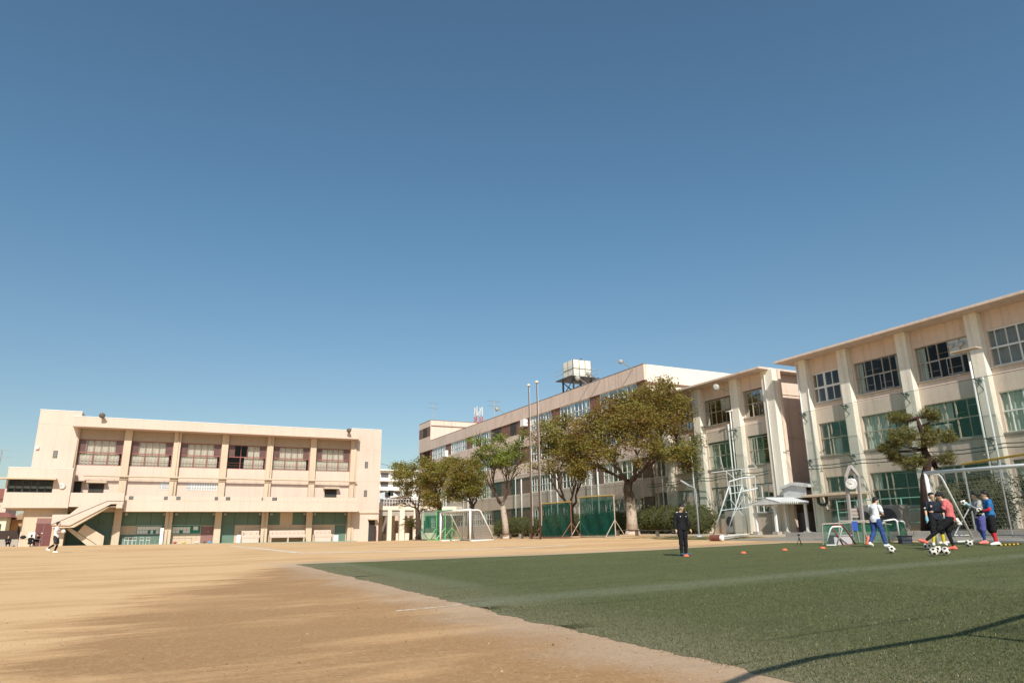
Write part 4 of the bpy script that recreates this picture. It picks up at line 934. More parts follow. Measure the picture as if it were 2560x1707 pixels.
GREYC=cm('heather_grey',(.36,.36,.35)); BLUES=cm('bright_blue',(.025,.135,.34)); VIO=cm('violet_blue',(.085,.085,.27)); DKBLUE=cm('dark_blue',(.02,.05,.20)); YEL=cm('yellow',(.62,.50,.04)); RED=cm('red',(.48,.03,.04)); SKYB=cm('sky_blue_glove',(.20,.40,.50)); SALMON=cm('salmon_shoe',(.70,.16,.12)); LEMB=cm('dark_mesh',(.03,.03,.035))
WHITESH=cm('white_shoe',(.75,.74,.70)); CHAR=cm('charcoal',(.04,.04,.045))
# coach in black
fp=G(1710,1389.5)
t,J,M=person('person in a black tracksuit looking down, standing alone on the turf',fp,38,dict(elL=(-.275,-.02,1.12),wrL=(-.31,.05,.88),elR=(.275,-.02,1.12),wrR=(.30,.06,.88),head=(0,.055,1.57),knL=(-.10,.02,.49),anL=(-.11,-.02,.085),toL=(-.17,.13,.035),anR=(.10,.02,.085),toR=(.14,.19,.035)),head=(32,-10),shirt=BLK,sleeve=2,pants=BLK,shoes=cm('dark_blue_shoe',(.06,.10,.16)),loose=1.02,scale=.985)
for s in (-1,1): patch(t,'shoulder_patch',WHT,[(s*.105,.122,1.31),(s*.130,.118,1.31),(s*.130,.116,1.28),(s*.105,.120,1.28)]); patch(t,'shoulder_stripe',WHT,[(s*.17,.050,1.450),(s*.225,.03,1.44),(s*.225,.03,1.42),(s*.17,.050,1.432)],.02)
# white shirt walking away
fp=G(2198,1367)
t,J,M=person('person in a white printed T-shirt and blue track trousers walking away with the head bowed',fp,140,dict(pelvis=(0,0,.93),chest=(0,.05,1.27),neck=(0,.09,1.44),head=(0,.16,1.56),shL=(-.19,.05,1.39),shR=(.19,.05,1.39),waist=(0,.02,1.07),elL=(-.25,.08,1.12),wrL=(-.10,.27,1.08),elR=(.26,.10,1.12),wrR=(.12,.28,1.09),
 knL=(-.11,-.02,.49),anL=(-.14,-.24,.15),toL=(-.15,-.12,.04),knR=(.13,.10,.49),anR=(.17,.14,.085),toR=(.20,.30,.035)),head=(30,-25),shirt=WHT,sleeve=.7,pants=BLUEP,shoes=WHITESH,loose=1.1,scale=.97)
for i,(z,wd) in enumerate(((1.30,.06),(1.265,.09),(1.23,.075),(1.19,.10),(1.15,.08))): patch(t,'shirt_print',CHAR,[(-wd-.02+.03*(i%2),-.135+.05*(z-1.1)*2,z),(wd-.02,-.135+.05*(z-1.1)*2,z),(wd-.02,-.135+.05*(z-1.1)*2,z+.016),(-wd,-.135+.05*(z-1.1)*2,z+.016)],.012)
# navy shirt, facing the camera
fp=G(2350,1364)
t,J,M=person('person in a navy shirt with yellow socks and pale blue gloves facing the camera',fp,15,dict(elL=(-.255,-.02,1.12),wrL=(-.27,.04,.88),elR=(.25,-.01,1.12),wrR=(.27,.06,.88),knL=(-.12,.03,.49),anL=(-.14,-.02,.085),toL=(-.17,.14,.035),knR=(.13,.03,.49),anR=(.17,-.02,.085),toR=(.22,.14,.035)),head=(12,14),shirt=NAVY,sleeve=.75,tights=BLK,pants=BLK,pant_len='knee',socks=YEL,shoes=WHITESH,gloves=SKYB,scale=1.0)
patch(t,'chest_badge',cm('badge',(.5,.4,.4)),[(.06,.122,1.30),(.12,.115,1.30),(.12,.115,1.245),(.06,.122,1.245)])
patch(t,'sleeve_patch',WHT,[(.25,.05,1.24),(.295,.03,1.24),(.295,.03,1.20),(.25,.05,1.20)],.012)
# faded red shirt, about to kick
fp=G(2384,1374.5)
t,J,M=person('person in a faded red shirt and black leggings swinging a foot at a ball',fp,-86,dict(pelvis=(0,-.06,.93),waist=(0,-.06,1.07),chest=(0,-.04,1.27),neck=(0,.02,1.42),head=(0,.12,1.53),shL=(-.18,.02,1.38),shR=(.18,-.03,1.38),hipL=(-.09,-.06,.90),hipR=(.09,-.06,.90),
 elL=(-.24,.10,1.11),wrL=(-.14,.34,1.10),elR=(.27,-.15,1.14),wrR=(.30,-.24,.87),knL=(-.10,.33,.55),anL=(-.10,.70,.26),toL=(-.10,.86,.29),knR=(.10,.06,.50),anR=(.11,-.03,.085),toR=(.12,.13,.035)),head=(38,8),shirt=PINK,sleeve=.72,under=BLK,tights=BLK,pants=BLK,pant_len='short',shoes=SALMON,scale=1.0,hair=1.06)
m=MB(); w=J['wrR']; hd=(w-J['elR']).normalized(); limb(m,w-hd*.02,w+hd*.05,.045,.052)
for q in range(4): o=w+hd*.06+Vector((0,(q-1.5)*.03,0)); limb(m,o,o+hd*.10+Vector((0,-.02,0)),.017,.014)
limb(m,w+hd*.02+Vector((0,.04,0)),w+hd*.07+Vector((0,.085,0)),.018,.015); fused('glove',m,WHITESH,t,.011,2)
# grey shirt holding a ball
fp=G(2463,1359.5)
t,J,M=person('person in a grey shirt and violet blue shorts lifting a ball to the chin',fp,-70,dict(head=(0,.05,1.57),elL=(-.25,.12,1.13),wrL=(-.09,.34,1.30),elR=(.25,.12,1.13),wrR=(.08,.33,1.30),knL=(-.13,.03,.49),anL=(-.17,.06,.085),toL=(-.20,.22,.035),knR=(.13,.02,.49),anR=(.19,-.10,.085),toR=(.22,.05,.035)),head=(12,0),shirt=GREYC,sleeve=.6,under=cm('grey_sleeve',(.2,.2,.21)),tights=DKBLUE,pants=VIO,pant_len='knee',gloves=SKYB,shoes=cm('pink_shoe',(.85,.22,.20)),scale=.99)
GREY_T,GREY_J=t,J
# blue shirt holding a ball under the arm
fp=G(2490,1363)
t,J,M=person('person in a blue shirt with red sleeves and red socks hugging a ball',fp,-75,dict(head=(0,.05,1.57),elL=(-.26,.06,1.10),wrL=(-.10,.25,1.06),elR=(.26,.04,1.11),wrR=(.12,.24,1.00),knL=(-.12,.02,.49),anL=(-.14,.02,.085),toL=(-.17,.17,.035),knR=(.12,.03,.49),anR=(.15,-.10,.085),toR=(.17,.05,.035)),head=(18,0),shirt=BLUES,sleeve=.66,under=RED,pants=BLK,pant_len='knee',socks=RED,shoes=WHITESH,gloves=BLK,scale=1.0,hair=1.08)
BLUE_T,BLUE_J=t,J
patch(t,'chest_print',YEL,[(-.08,.123,1.27),(.03,.126,1.27),(.03,.126,1.24),(-.08,.123,1.24)])
# boy on the dirt
fp=G(133,1382)
t,J,M=person('person in a white top and long black socks running across the dirt alone',fp,80,dict(pelvis=(0,.03,.92),chest=(0,.02,1.27),head=(0,.06,1.59),elL=(-.25,.05,1.14),wrL=(-.12,.30,1.12),elR=(.25,.06,1.13),wrR=(.12,.31,1.12),knL=(-.10,.14,.51),anL=(-.10,.03,.085),toL=(-.10,.19,.035),knR=(.10,.06,.50),anR=(.11,-.28,.24),toR=(.11,-.17,.13)),head=(-5,0),shirt=WHT,sleeve=.6,pants=CHAR,pant_len='short',socks=BLK,shoes=WHITESH,scale=1.0)
KID_T,KID_J=t,J
# footballs
def football(c,label,r=.108,group='footballs on the turf',seed=0,m=None):
    mb=MB(); n=28; mb.ball((0,0,0),r,n); ph=(1+5**.5)/2
    ico=[Vector(v).normalized() for v in [(0,1,ph),(0,1,-ph),(0,-1,ph),(0,-1,-ph),(1,ph,0),(1,-ph,0),(-1,ph,0),(-1,-ph,0),(ph,0,1),(ph,0,-1),(-ph,0,1),(-ph,0,-1)]]
    if m is None:
        for i,f in enumerate(mb.f):
            q=sum((Vector(mb.v[k]) for k in f),Vector())/len(f); q.normalize()
            if max(q.dot(v) for v in ico)>.935: mb.m[i]=1
    o=mb.build('football',m or [cm('ball_white',(.72,.68,.60)),cm('ball_black',(.03,.025,.025))],smooth=True)
    o.location=c; rr=random.Random(seed); o.rotation_euler=(rr.uniform(0,6),rr.uniform(0,6),rr.uniform(0,6)); return tag(o,label,'football',group)
def gball(x,y,label,seed): p=G(x,y); football((p.x,p.y,gz(p.x,p.y)+.112),label,.11,seed=seed)
gball(2230,1383,'white and black football lying alone beside the walking person in the white shirt',1)
gball(2320,1373.5,'football at the left of the cluster, nearest the yellow socks',2)
gball(2336,1390,'front football of the cluster before the kicking person',3)
gball(2347,1384.5,'football half hidden in the middle of the cluster',4)
gball(2365.5,1388,'football at the right of the cluster, beside the salmon shoe',5)
gball(2424.5,1366,'football resting by the foot of the goal frame',6)
def held(t,J,off,label,seed,m=None,r=.108):
    mw=Matrix.Translation(t.location)@t.rotation_euler.to_matrix().to_4x4(); p=mw@(off*t.scale[0]); return football(p,label,r,'footballs held in the hands' if m is None else None,seed,m)
held(GREY_T,GREY_J,Vector((0,.43,1.36)),'football held up between two pale blue gloves',7)
held(BLUE_T,BLUE_J,Vector((0,.285,1.07)),'football hugged against a blue shirt',8)
held(KID_T,KID_J,Vector((0,.34,1.17)),'white ball carried in both hands by the running person',9,cm('ball_plain',(.78,.77,.74)),.115)
# seated people by the table on the left
SIT=dict(pelvis=(0,0,.34),waist=(0,.03,.48),chest=(0,.06,.68),neck=(0,.10,.84),head=(0,.15,.97),shL=(-.18,.08,.80),shR=(.18,.08,.80),elL=(-.25,.16,.56),elR=(.25,.16,.56),wrL=(-.12,.36,.52),wrR=(.12,.36,.52),hipL=(-.09,.02,.32),hipR=(.09,.02,.32),knL=(-.14,.40,.48),knR=(.14,.40,.48),anL=(-.14,.36,.085),anR=(.14,.36,.085),toL=(-.16,.52,.035),toR=(.16,.52,.035))
fp=G(17,1366); person('person in a dark suit sitting low by the far left edge',fp,10,SIT,head=(10,0),shirt=cm('dark_suit',(.02,.025,.03)),sleeve=2,pants=BLK,shoes=cm('orange_shoe',(.35,.15,.08)))
fp=atY(74,1358,83.2); person('person in black crouching before the table by the maroon door',fp,150,SIT,head=(25,0),shirt=BLK,sleeve=2,pants=CHAR,shoes=WHITESH)
fp=atY(96,1358,84.3); person('person in black seated at the right end of the table by the maroon door',fp,-100,{**SIT,**{k:(v[0],v[1],v[2]+.14) for k,v in SIT.items() if k[:2] not in('an','to')}},head=(15,0),shirt=BLK,sleeve=2,pants=BLK,shoes=WHITESH)
# ================================================================ vegetation
def zat(bx,by,ypx):
    k=(853.5-ypx)/F_PX; return EYE+(k*(bx*_f.x+by*_f.y)-(bx*_u.x+by*_u.y))/(_u.z-k*_f.z)
def leaf_mat(name,cols,rough=.6,trans=.48):
    m=bpy.data.materials.new(name); m.use_nodes=True; N=m.node_tree.nodes; L=m.node_tree.links; N.remove(N['Principled BSDF'])
    a=nd(m,'ShaderNodeAttribute'); a.attribute_name='tint'; cr=nd(m,'ShaderNodeValToRGB'); el=cr.color_ramp.elements
    el[0].position=0; el[0].color=(*cols[0],1); el[1].position=1; el[1].color=(*cols[-1],1)
    for i,c in enumerate(cols[1:-1]): e=el.new((i+1)/(len(cols)-1)); e.color=(*c,1)
    L.new(a.outputs['Fac'],cr.inputs[0]); d=nd(m,'ShaderNodeBsdfPrincipled'); d.inputs['Roughness'].default_value=rough; d.inputs['Specular IOR Level'].default_value=.25
    t=nd(m,'ShaderNodeBsdfTranslucent'); mx=nd(m,'ShaderNodeMixShader'); mx.inputs[0].default_value=trans
    L.new(cr.outputs[0],d.inputs['Base Color']); L.new(cr.outputs[0],t.inputs[0]); L.new(d.outputs[0],mx.inputs[1]); L.new(t.outputs[0],mx.inputs[2]); L.new(mx.outputs[0],N['Material Output'].inputs[0]); return m
LEAF_OLIVE=leaf_mat('olive_bronze_leaves',[(.24,.13,.036),(.28,.20,.05),(.26,.235,.056),(.31,.31,.076)])
LEAF_GREEN=leaf_mat('fresh_green_leaves',[(.17,.12,.036),(.18,.18,.042),(.21,.26,.052),(.28,.34,.072)])
LEAF_PINE=leaf_mat('pine_needles',[(.16,.105,.03),(.12,.115,.032),(.16,.15,.045),(.22,.19,.058)],trans=.15)
LEAF_HEDGE=leaf_mat('hedge_leaves',[(.05,.06,.02),(.10,.11,.03),(.17,.16,.045)],trans=.2)
LEAF_SHRUB=leaf_mat('shrub_leaves',[(.04,.045,.016),(.07,.075,.022),(.11,.10,.03)],trans=.25)
BARK=mat('tree_bark',(.085,.06,.042),.9,var=.3,vscale=2.5,fine=.25,bump=.5,bscale=25)
def pale_foot(name,z0,zt):  # bark colour blended paler towards the foot, in noisy patches
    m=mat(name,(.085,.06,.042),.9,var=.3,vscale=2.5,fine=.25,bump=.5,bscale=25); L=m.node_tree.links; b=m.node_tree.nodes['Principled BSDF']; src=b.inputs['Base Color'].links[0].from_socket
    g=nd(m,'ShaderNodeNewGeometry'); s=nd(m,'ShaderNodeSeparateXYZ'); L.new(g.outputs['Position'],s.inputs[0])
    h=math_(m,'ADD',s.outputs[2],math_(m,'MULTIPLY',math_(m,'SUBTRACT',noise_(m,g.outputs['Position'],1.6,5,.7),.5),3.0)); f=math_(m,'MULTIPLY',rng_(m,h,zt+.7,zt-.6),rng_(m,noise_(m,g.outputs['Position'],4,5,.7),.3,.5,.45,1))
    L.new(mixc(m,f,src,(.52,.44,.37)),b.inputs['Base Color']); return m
BARKP=mat('pale_tree_bark',(.30,.24,.19),.9,var=.35,vscale=2.2,fine=.3,bump=.4,bscale=25)
class Leaves:
    def __init__(s): s.v=[]; s.f=[]; s.t=[]
    def leaf(s,p,d,l,w,t,R):
        n=Vector((R.uniform(-1,1),R.uniform(-1,1),R.uniform(-.2,1))).normalized(); e=d.cross(n); e=e.normalized() if e.length>1e-3 else Vector((1,0,0)); o=len(s.v)
        s.v+= [tuple(p),tuple(p+d*l*.5+e*w*.5),tuple(p+d*l),tuple(p+d*l*.5-e*w*.5)]; s.f.append((o,o+1,o+2,o+3)); s.t.append(t)
    def build(s,name,m,parent):
        me=bpy.data.meshes.new(name); o=Vector(parent.location)
        a=np.array(s.v,dtype=np.float32)-np.array(o,dtype=np.float32)
        me.from_pydata(a.tolist(),[],s.f); at=me.attributes.new('tint','FLOAT','FACE'); at.data.foreach_set('value',s.t); me.materials.append(m); me.update()
        ob=bpy.data.objects.new(name,me); return link(ob,parent)
def spray(L,c,R,n,size,base,spread=(.5,.5,.28),droop=.25):
    for _ in range(n):
        p=c+Vector((R.gauss(0,spread[0]),R.gauss(0,spread[1]),R.gauss(0,spread[2])))
        d=Vector((R.gauss(0,1),R.gauss(0,1),R.gauss(-droop,.5))).normalized()
        L.leaf(p,d,size*R.uniform(.7,1.35),size*R.uniform(.45,.75),min(1,max(0,base+R.gauss(0,.16))),R)
def bez(a,b,c,n): return [a*(1-t)**2+b*2*t*(1-t)+c*t*t for t in [i/n for i in range(n+1)]]
def broad_tree(name,label,base,depth,trunk,clumps,lm,seed,dens=1.0,leaf=.16,tint=(.5,.2),bark=None,group='trees in front of the long school building',toff=None,bare=()):
    """trunk: list of (px,py,r); clumps: (px,py,rx,ry,ddepth,density) all as seen in the photograph at their own depth"""
    R=random.Random(seed); bx,by=base; t=thing(name,label,'tree',(bx,by,gz(bx,by)-.05),0,group)
    b=MB(); mpp=depth/F_PX
    tp=[]
    for i,(x,y,r) in enumerate(trunk): p=atD(x,y,depth); tp.append((p,r))
    # exact foot on the ground
    tp[0]=(Vector((bx,by,gz(bx,by)-.15)),tp[0][1])
    b.tube([p for p,_ in tp],[r for _,r in tp],14)
    b.tube([tp[0][0]+Vector((0,0,-.1)),tp[0][0]+Vector((0,0,.25)),tp[0][0]+Vector((0,0,.6))],[tp[0][1]*1.5,tp[0][1]*1.18,tp[0][1]*.98],14)
    fork=tp[-1][0]; fr=tp[-1][1]; L=Leaves(); nodes=[]; main=0
    clumps=sorted(clumps,key=lambda q:(atD(q[0],q[1],depth+q[4])-fork).length)
    for (x,y,rx,ry,dd,de) in clumps:
        c=atD(x,y,depth+dd); ex,ey,ez=rx*mpp*1.12,max(rx,ry)*mpp*1.0,ry*mpp*1.15
        # limb
        s=tp[-1][0] if c.z>fork.z+.3 or len(tp)<3 else tp[-2][0]
        r0=fr*(.36+.12*min(1.5,ez)); cand=[(p,r) for p,r in nodes if (p-fork).length<(c-fork).length*.85]
        if main>=4 and cand:
            s,rr_=min(cand,key=lambda q:(q[0]-c).length+.25*(q[0]-fork).length); r0=min(r0,rr_*.8)
        else: main+=1; s=s+Vector((R.uniform(-.1,.1),R.uniform(-.1,.1),0))
        mid=s.lerp(c,.45)+Vector((R.uniform(-.5,.5),R.uniform(-.5,.5),-.15*(c-s).length*R.uniform(.2,1) if abs(c.x-s.x)+abs(c.y-s.y)>2 else 0))
        n=7; pts=bez(s,mid,c,n); pts=[pts[0]]+[p+Vector((R.gauss(0,.07),R.gauss(0,.07),R.gauss(0,.05)))*min(1.5,(c-s).length*.35) for p in pts[1:-1]]+[pts[-1]]; nodes+=[(pts[i],r0*(1-.82*i/n)+.012) for i in range(2,n)]; b.tube(pts,[r0*(1-.82*i/n)+.012 for i in range(n+1)],7)
        ns=int(5+3*de)
        for _ in range(ns):
            d=Vector((R.gauss(0,1),R.gauss(0,1),R.gauss(.25,.8))).normalized(); e=c+Vector((d.x*ex,d.y*ey,d.z*ez))*R.uniform(.75,1.05); q=pts[R.randint(3,n-1)]
            b.tube(bez(q,q.lerp(e,.5)+Vector((0,0,R.uniform(-.1,.3))),e,4),[.045*(1-.8*i/4)+.006 for i in range(5)],5,cap=False)
            if R.random()<.8:
                e2=e+Vector((R.gauss(0,.5),R.gauss(0,.5),R.gauss(.1,.4))); b.tube([q.lerp(e,.6),e2],[.02,.006],4,cap=False)
        k=int(ex*ez*56*de*dens)+6; ct=R.gauss(0,.5)*tint[1]
        for _ in range(k):
            d=Vector((R.gauss(0,1),R.gauss(0,1),R.gauss(0,1))).normalized()*(R.random()**.42); p=c+Vector((d.x*ex,d.y*ey,d.z*ez))
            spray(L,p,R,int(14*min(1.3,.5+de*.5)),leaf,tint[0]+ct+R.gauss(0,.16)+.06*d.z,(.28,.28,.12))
    b.build('trunk',bark or BARK,t,smooth=True); L.build('crown',lm,t); return t
def q4(x,y): return (1250+x/3.136,880+y/3.136)
def q3(x,y): return (930+x/3.92,1000+y/3.92)
def cl(fn,sc,L): return [(*fn(a,b),c/sc,d/sc,e,f) for a,b,c,d,e,f in L]
def tr(fn,L): return [(*fn(a,b),r) for a,b,r in L]
def foot_at(x,y,d): p=atD(x,y,d); return (p.x,p.y)
# the big spreading tree
D6=57; broad_tree('broadleaf_tree','largest spreading olive brown tree with a thick whitish lower trunk',foot_at(1581.6,1334,D6),D6,
 tr(q4,[(1040,1425,.52),(1033,1300,.42),(1020,1150,.42),(1000,1075,.36),(1010,1010,.34)]),
 cl(q4,3.136,[(1285,265,75,75,0,1.1),(1160,330,130,80,-1,1.1),(1010,385,150,85,1,1.1),(860,455,130,85,0,1),(1250,420,150,110,1.5,1.1),(1390,400,100,90,0,1),(1080,520,190,110,-2,1.2),(900,590,160,110,-1,1.1),(715,560,140,90,1,1),(1310,550,140,95,-1,1.1),(1440,470,80,80,1,.9),
 (740,715,130,85,-1,1),(640,800,100,70,1,.9),(840,790,110,60,-2,1),(1040,690,150,70,-2.5,.8),(1190,730,110,70,-2,.9),(1290,790,120,70,-1,.9),(1430,770,100,75,-.5,1),(1490,850,90,70,.5,.9),(1530,700,50,80,0,.5),(1085,850,45,50,-2.5,.5),(600,920,80,60,0,.8),(710,870,90,60,-1,.8),(1500,900,70,50,0,.6),(430,830,60,60,1,.4),(1120,450,150,80,3,.8),(950,500,140,80,3,.8),(1370,650,70,60,2,.4),(620,620,110,80,0,.7)]),
 LEAF_OLIVE,11,dens=1.2,leaf=.18,tint=(.47,.32),bark=pale_foot('pale_foot_bark',0,3.2))
D5=61; broad_tree('broadleaf_tree','twin trunk thin leaved tree behind the two green net screens',foot_at(1433,1334,D5),D5,
 tr(q4,[(575,1420,.33),(560,1330,.27),(550,1240,.26)]),
 cl(q4,3.136,[(490,560,80,70,0,.8),(400,620,100,80,-1,.6),(340,560,60,50,0,.5),(540,730,110,90,-1,.9),(440,770,110,70,1,.7),(600,880,90,70,-1,1),(370,880,80,60,0,.4),(290,640,50,110,0,.35),(250,890,70,50,.5,.3),(640,960,50,50,0,.8),(520,500,50,40,0,.6),(330,760,80,70,0,.5),(210,640,50,50,0,.4),(450,900,70,70,0,.5),(600,700,100,80,-1,1),(560,800,90,80,1,.9),(420,700,90,80,1,.8)]),
 LEAF_OLIVE,12,dens=1.4,leaf=.175,tint=(.66,.25))
D4=66; broad_tree('broadleaf_tree','bright green tree with a pale forked trunk behind the white goal',foot_at(1266,1338,D4),D4,
 tr(q3,[(1318,1330,.36),(1305,1200,.28),(1290,1100,.27),(1280,1030,.24)]),
 cl(q3,3.92,[(1040,400,85,45,0,1),(1150,470,95,75,-1,1),(1250,375,65,45,0,1),(1280,560,110,85,-1,1.2),(1380,500,85,80,0,1),(1440,430,60,50,0,.9),(1175,600,85,60,1,.9),(1060,540,90,60,1,.9),(1480,570,60,60,0,.6),(1400,690,60,60,0,.4),(1330,650,90,60,0,.7),(1090,700,50,70,0,.35),(1500,330,40,60,0,.5)]),
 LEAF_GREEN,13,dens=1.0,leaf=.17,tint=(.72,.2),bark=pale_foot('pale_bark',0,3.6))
D3=72; broad_tree('broadleaf_tree','olive tree rising behind the white goal frame',foot_at(1177,1342,D3),D3,
 tr(q3,[(965,1335,.32),(965,1200,.27),(975,1090,.26),(985,1030,.23)]),
 cl(q3,3.92,[(790,600,90,50,0,.9),(900,680,120,85,-1,1.1),(1000,630,85,65,0,1),(850,770,110,75,-1,1.1),(955,850,110,75,-.5,1.1),(800,860,90,65,1,.9),(1040,770,80,75,0,.9),(870,940,65,45,0,.7),(720,640,80,60,1,.8),(1070,870,60,60,0,.5),(900,800,90,70,1,1),(760,930,70,60,0,.8),(1010,930,60,50,0,.7)]),
 LEAF_OLIVE,14,dens=1.3,leaf=.20,tint=(.72,.3))
D2=77; broad_tree('broadleaf_tree','bronze tinged tree between the leftmost tree and the goal, over the green frames',foot_at(1099,1345,D2),D2,
 tr(q3,[(664,1340,.32),(662,1200,.28),(665,1100,.27),(660,1000,.22)]),
 cl(q3,3.92,[(560,640,85,65,0,1),(620,700,95,85,-1,1.1),(500,600,55,45,0,1),(690,780,65,70,0,1),(540,800,95,70,1,1),(560,950,90,70,-1,1),(620,1020,65,45,0,.8),(600,880,80,60,0,.9),(650,640,60,45,0,.8)]),
 LEAF_OLIVE,15,dens=1.3,leaf=.20,tint=(.6,.4))
D1=80; broad_tree('broadleaf_tree','leftmost tree with twiggy thin foliage against the far white flats',foot_at(1046,1348,D1),D1,
 tr(q3,[(452,1365,.34),(455,1220,.30),(450,1130,.28),(440,1060,.22)]),
 cl(q3,3.92,[(290,660,85,60,0,.8),(250,720,75,65,0,.7),(350,720,100,75,-1,.9),(410,660,60,45,0,.8),(300,820,75,65,0,.5),(430,790,70,60,0,.7),(215,640,40,35,0,.4),(330,910,55,45,0,.3),(270,1000,60,50,0,.15),(520,1060,55,30,0,.25),(380,860,70,50,0,.7),(470,880,50,60,.5,.7)]),
 LEAF_OLIVE,16,dens=1.1,leaf=.20,tint=(.80,.25))
# cloud pruned pine
def q7(x,y): return (1940+x/3.1355,700+y/3.1355)
DP=36.3
R=random.Random(5); pb=atD(2312,1330,DP); t=thing('pine_tree','cloud pruned pine with flat needle pads and a bent trunk before the nearest school wing','tree',(pb.x,pb.y,gz(pb.x,pb.y)-.05))
b=MB(); L=Leaves(); pp=[(1140,1700),(1165,1560),(1195,1420),(1160,1330),(1160,1240),(1128,1150),(1105,1075)]
pts=[atD(*q7(*p),DP) for p in pp]; pts=[Vector((pb.x,pb.y,gz(pb.x,pb.y)-.2))]+pts[1:]; rs=[.24,.21,.19,.17,.14,.11,.06]; b.tube(pts,rs,10)
b.tube([pts[3],atD(*q7(1260,1480),DP),atD(*q7(1240,1400),DP-.3)],[.14,.12,.05],8)
for (x,y,rx,ry,dd) in [(960,1085,95,38,0),(1045,1090,40,28,.3),(1205,1055,90,34,0),(1000,1235,105,62,-.5),(930,1270,70,50,.3),(1290,1225,110,48,-.3),(1185,1185,45,35,0),(1180,1265,70,45,-.6),(890,1335,80,42,0),(838,1325,28,18,0),(1050,1445,105,45,-.4),(960,1400,50,35,.2),(1320,1405,85,45,0),(1110,1420,60,40,-.5),(1360,1245,45,30,0),(1230,1080,60,24,.3),(905,1385,40,25,0)]:
    c=atD(*q7(x,y),DP+dd); mp=DP/F_PX/3.1355; s=min(pts[2:],key=lambda p:(p-c).length+max(0,p.z-c.z)*.8); b.tube(bez(s,s.lerp(c,.5)+Vector((0,0,-.12)),c-Vector((0,0,.08)),6),[.07-.009*i for i in range(7)],6)
    ex,ez=rx*mp,ry*mp
    for _ in range(int(34*ex*ez*7)+24):
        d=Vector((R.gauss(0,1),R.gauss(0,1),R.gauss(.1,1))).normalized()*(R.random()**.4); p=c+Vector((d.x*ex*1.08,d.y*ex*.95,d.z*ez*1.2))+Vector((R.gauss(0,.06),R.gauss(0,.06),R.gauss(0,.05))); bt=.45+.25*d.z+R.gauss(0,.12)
        for _ in range(16):
            dd_=Vector((R.gauss(0,.8),R.gauss(0,.8),R.gauss(.55,.6))).normalized(); L.leaf(p,dd_,R.uniform(.13,.26),.028,min(1,max(0,bt+R.gauss(0,.1))),R)
b.build('trunk',mat('pine_bark',(.055,.032,.024),.9,var=.3,vscale=3,fine=.3,bump=.6,bscale=20),t,smooth=True); L.build('crown',LEAF_PINE,t)
# clipped hedges
def hedge(label,x0,x1,y0,y1,h,seed,name='hedge',lm=None,fill=170):
    R=random.Random(seed); cx,cy=(x0+x1)/2,(y0+y1)/2; t=thing(name,label,name if name!='round_bush' else 'bush',(cx,cy,gz(cx,cy)))
    b=MB(); L=Leaves(); n=max(1,int((y1-y0)/1.4)); cs=[]
    for i in range(n):
        c=Vector((cx+R.uniform(-.1,.1),y0+(y1-y0)*(i+.5)/n,0)); hh=h*R.uniform(.88,1.06); c.z=gz(c.x,c.y)+hh*.52
        r=Vector(((x1-x0)/2,(y1-y0)/n*.75,hh*.52)); cs.append((c,r)); b.ball(c,.88,14,sc=r)
        for _ in range(int(1.5*fill*r.y*hh)):
            d=Vector((R.gauss(0,1),R.gauss(0,1),R.gauss(0,1))).normalized(); p=c+Vector((d.x*r.x,d.y*r.y,d.z*r.z))*R.uniform(.86,1.06)
            for _ in range(3):
                q=p+Vector((R.gauss(0,.05),R.gauss(0,.05),R.gauss(0,.05))); dd=(d+Vector((R.gauss(0,.7),R.gauss(0,.7),R.gauss(.2,.7)))).normalized()
                L.leaf(q,dd,R.uniform(.08,.15),.07,min(1,max(0,.42+R.gauss(0,.2))),R)
    b.build('branches',mat('hedge_core',(.045,.05,.02),.95),t,smooth=True); L.build('leaves',lm or LEAF_HEDGE,t); return t
hedge('rounded dark hedge between the black clothed person and the big tree',35.6,38.6,42.0,49.2,2.1,21,fill=230)
hedge('long low hedge in the shade behind the net screens and flagpoles',36.6,38.4,52.5,79.5,2.1,22,fill=130)
hedge('sunlit yellowish bush behind the big goal net',34.9,37.2,20.2,23.0,2.6,23,name='round_bush',lm=LEAF_SHRUB,fill=120)
hedge('small round bush behind the black crate and the mini goal',33.9,35.1,25.6,26.9,.85,24,name='round_bush',lm=LEAF_SHRUB,fill=220)
# loose leafy shrub at the right
def shrub(label,x,y,h,w,seed,dens,stems=7):
    R=random.Random(seed); t=thing('leafy_shrub',label,'shrub',(x,y,gz(x,y)-.03),0,'shrubs in the planter bed'); b=MB(); L=Leaves(); z0=gz(x,y)
    for s in range(stems):
        e=Vector((x+R.uniform(-w,w),y+R.uniform(-w,w),z0+h*R.uniform(.6,1.05))); pt=bez(Vector((x+R.uniform(-.2,.2),y+R.uniform(-.2,.2),z0-.05)),Vector((x,y,z0+h*.5)),e,6); b.tube(pt,[.04-.005*i for i in range(7)],5)
        for i in range(2,7):
            for _ in range(int(dens)):
                spray(L,pt[i],R,9,.13,.5+R.gauss(0,.15),(.32,.32,.22))
    b.build('stems',BARK,t); L.build('leaves',LEAF_SHRUB,t)
shrub('tall loose shrub behind the person in the blue shirt',36.0,18.3,3.3,1.1,31,3); shrub('loose shrub with bare stems at the right picture edge',35.6,16.6,3.2,1.0,32,2)
shrub('thin shrub between the yellowish bush and the taller shrubs',35.5,19.6,2.4,.7,33,2,5)
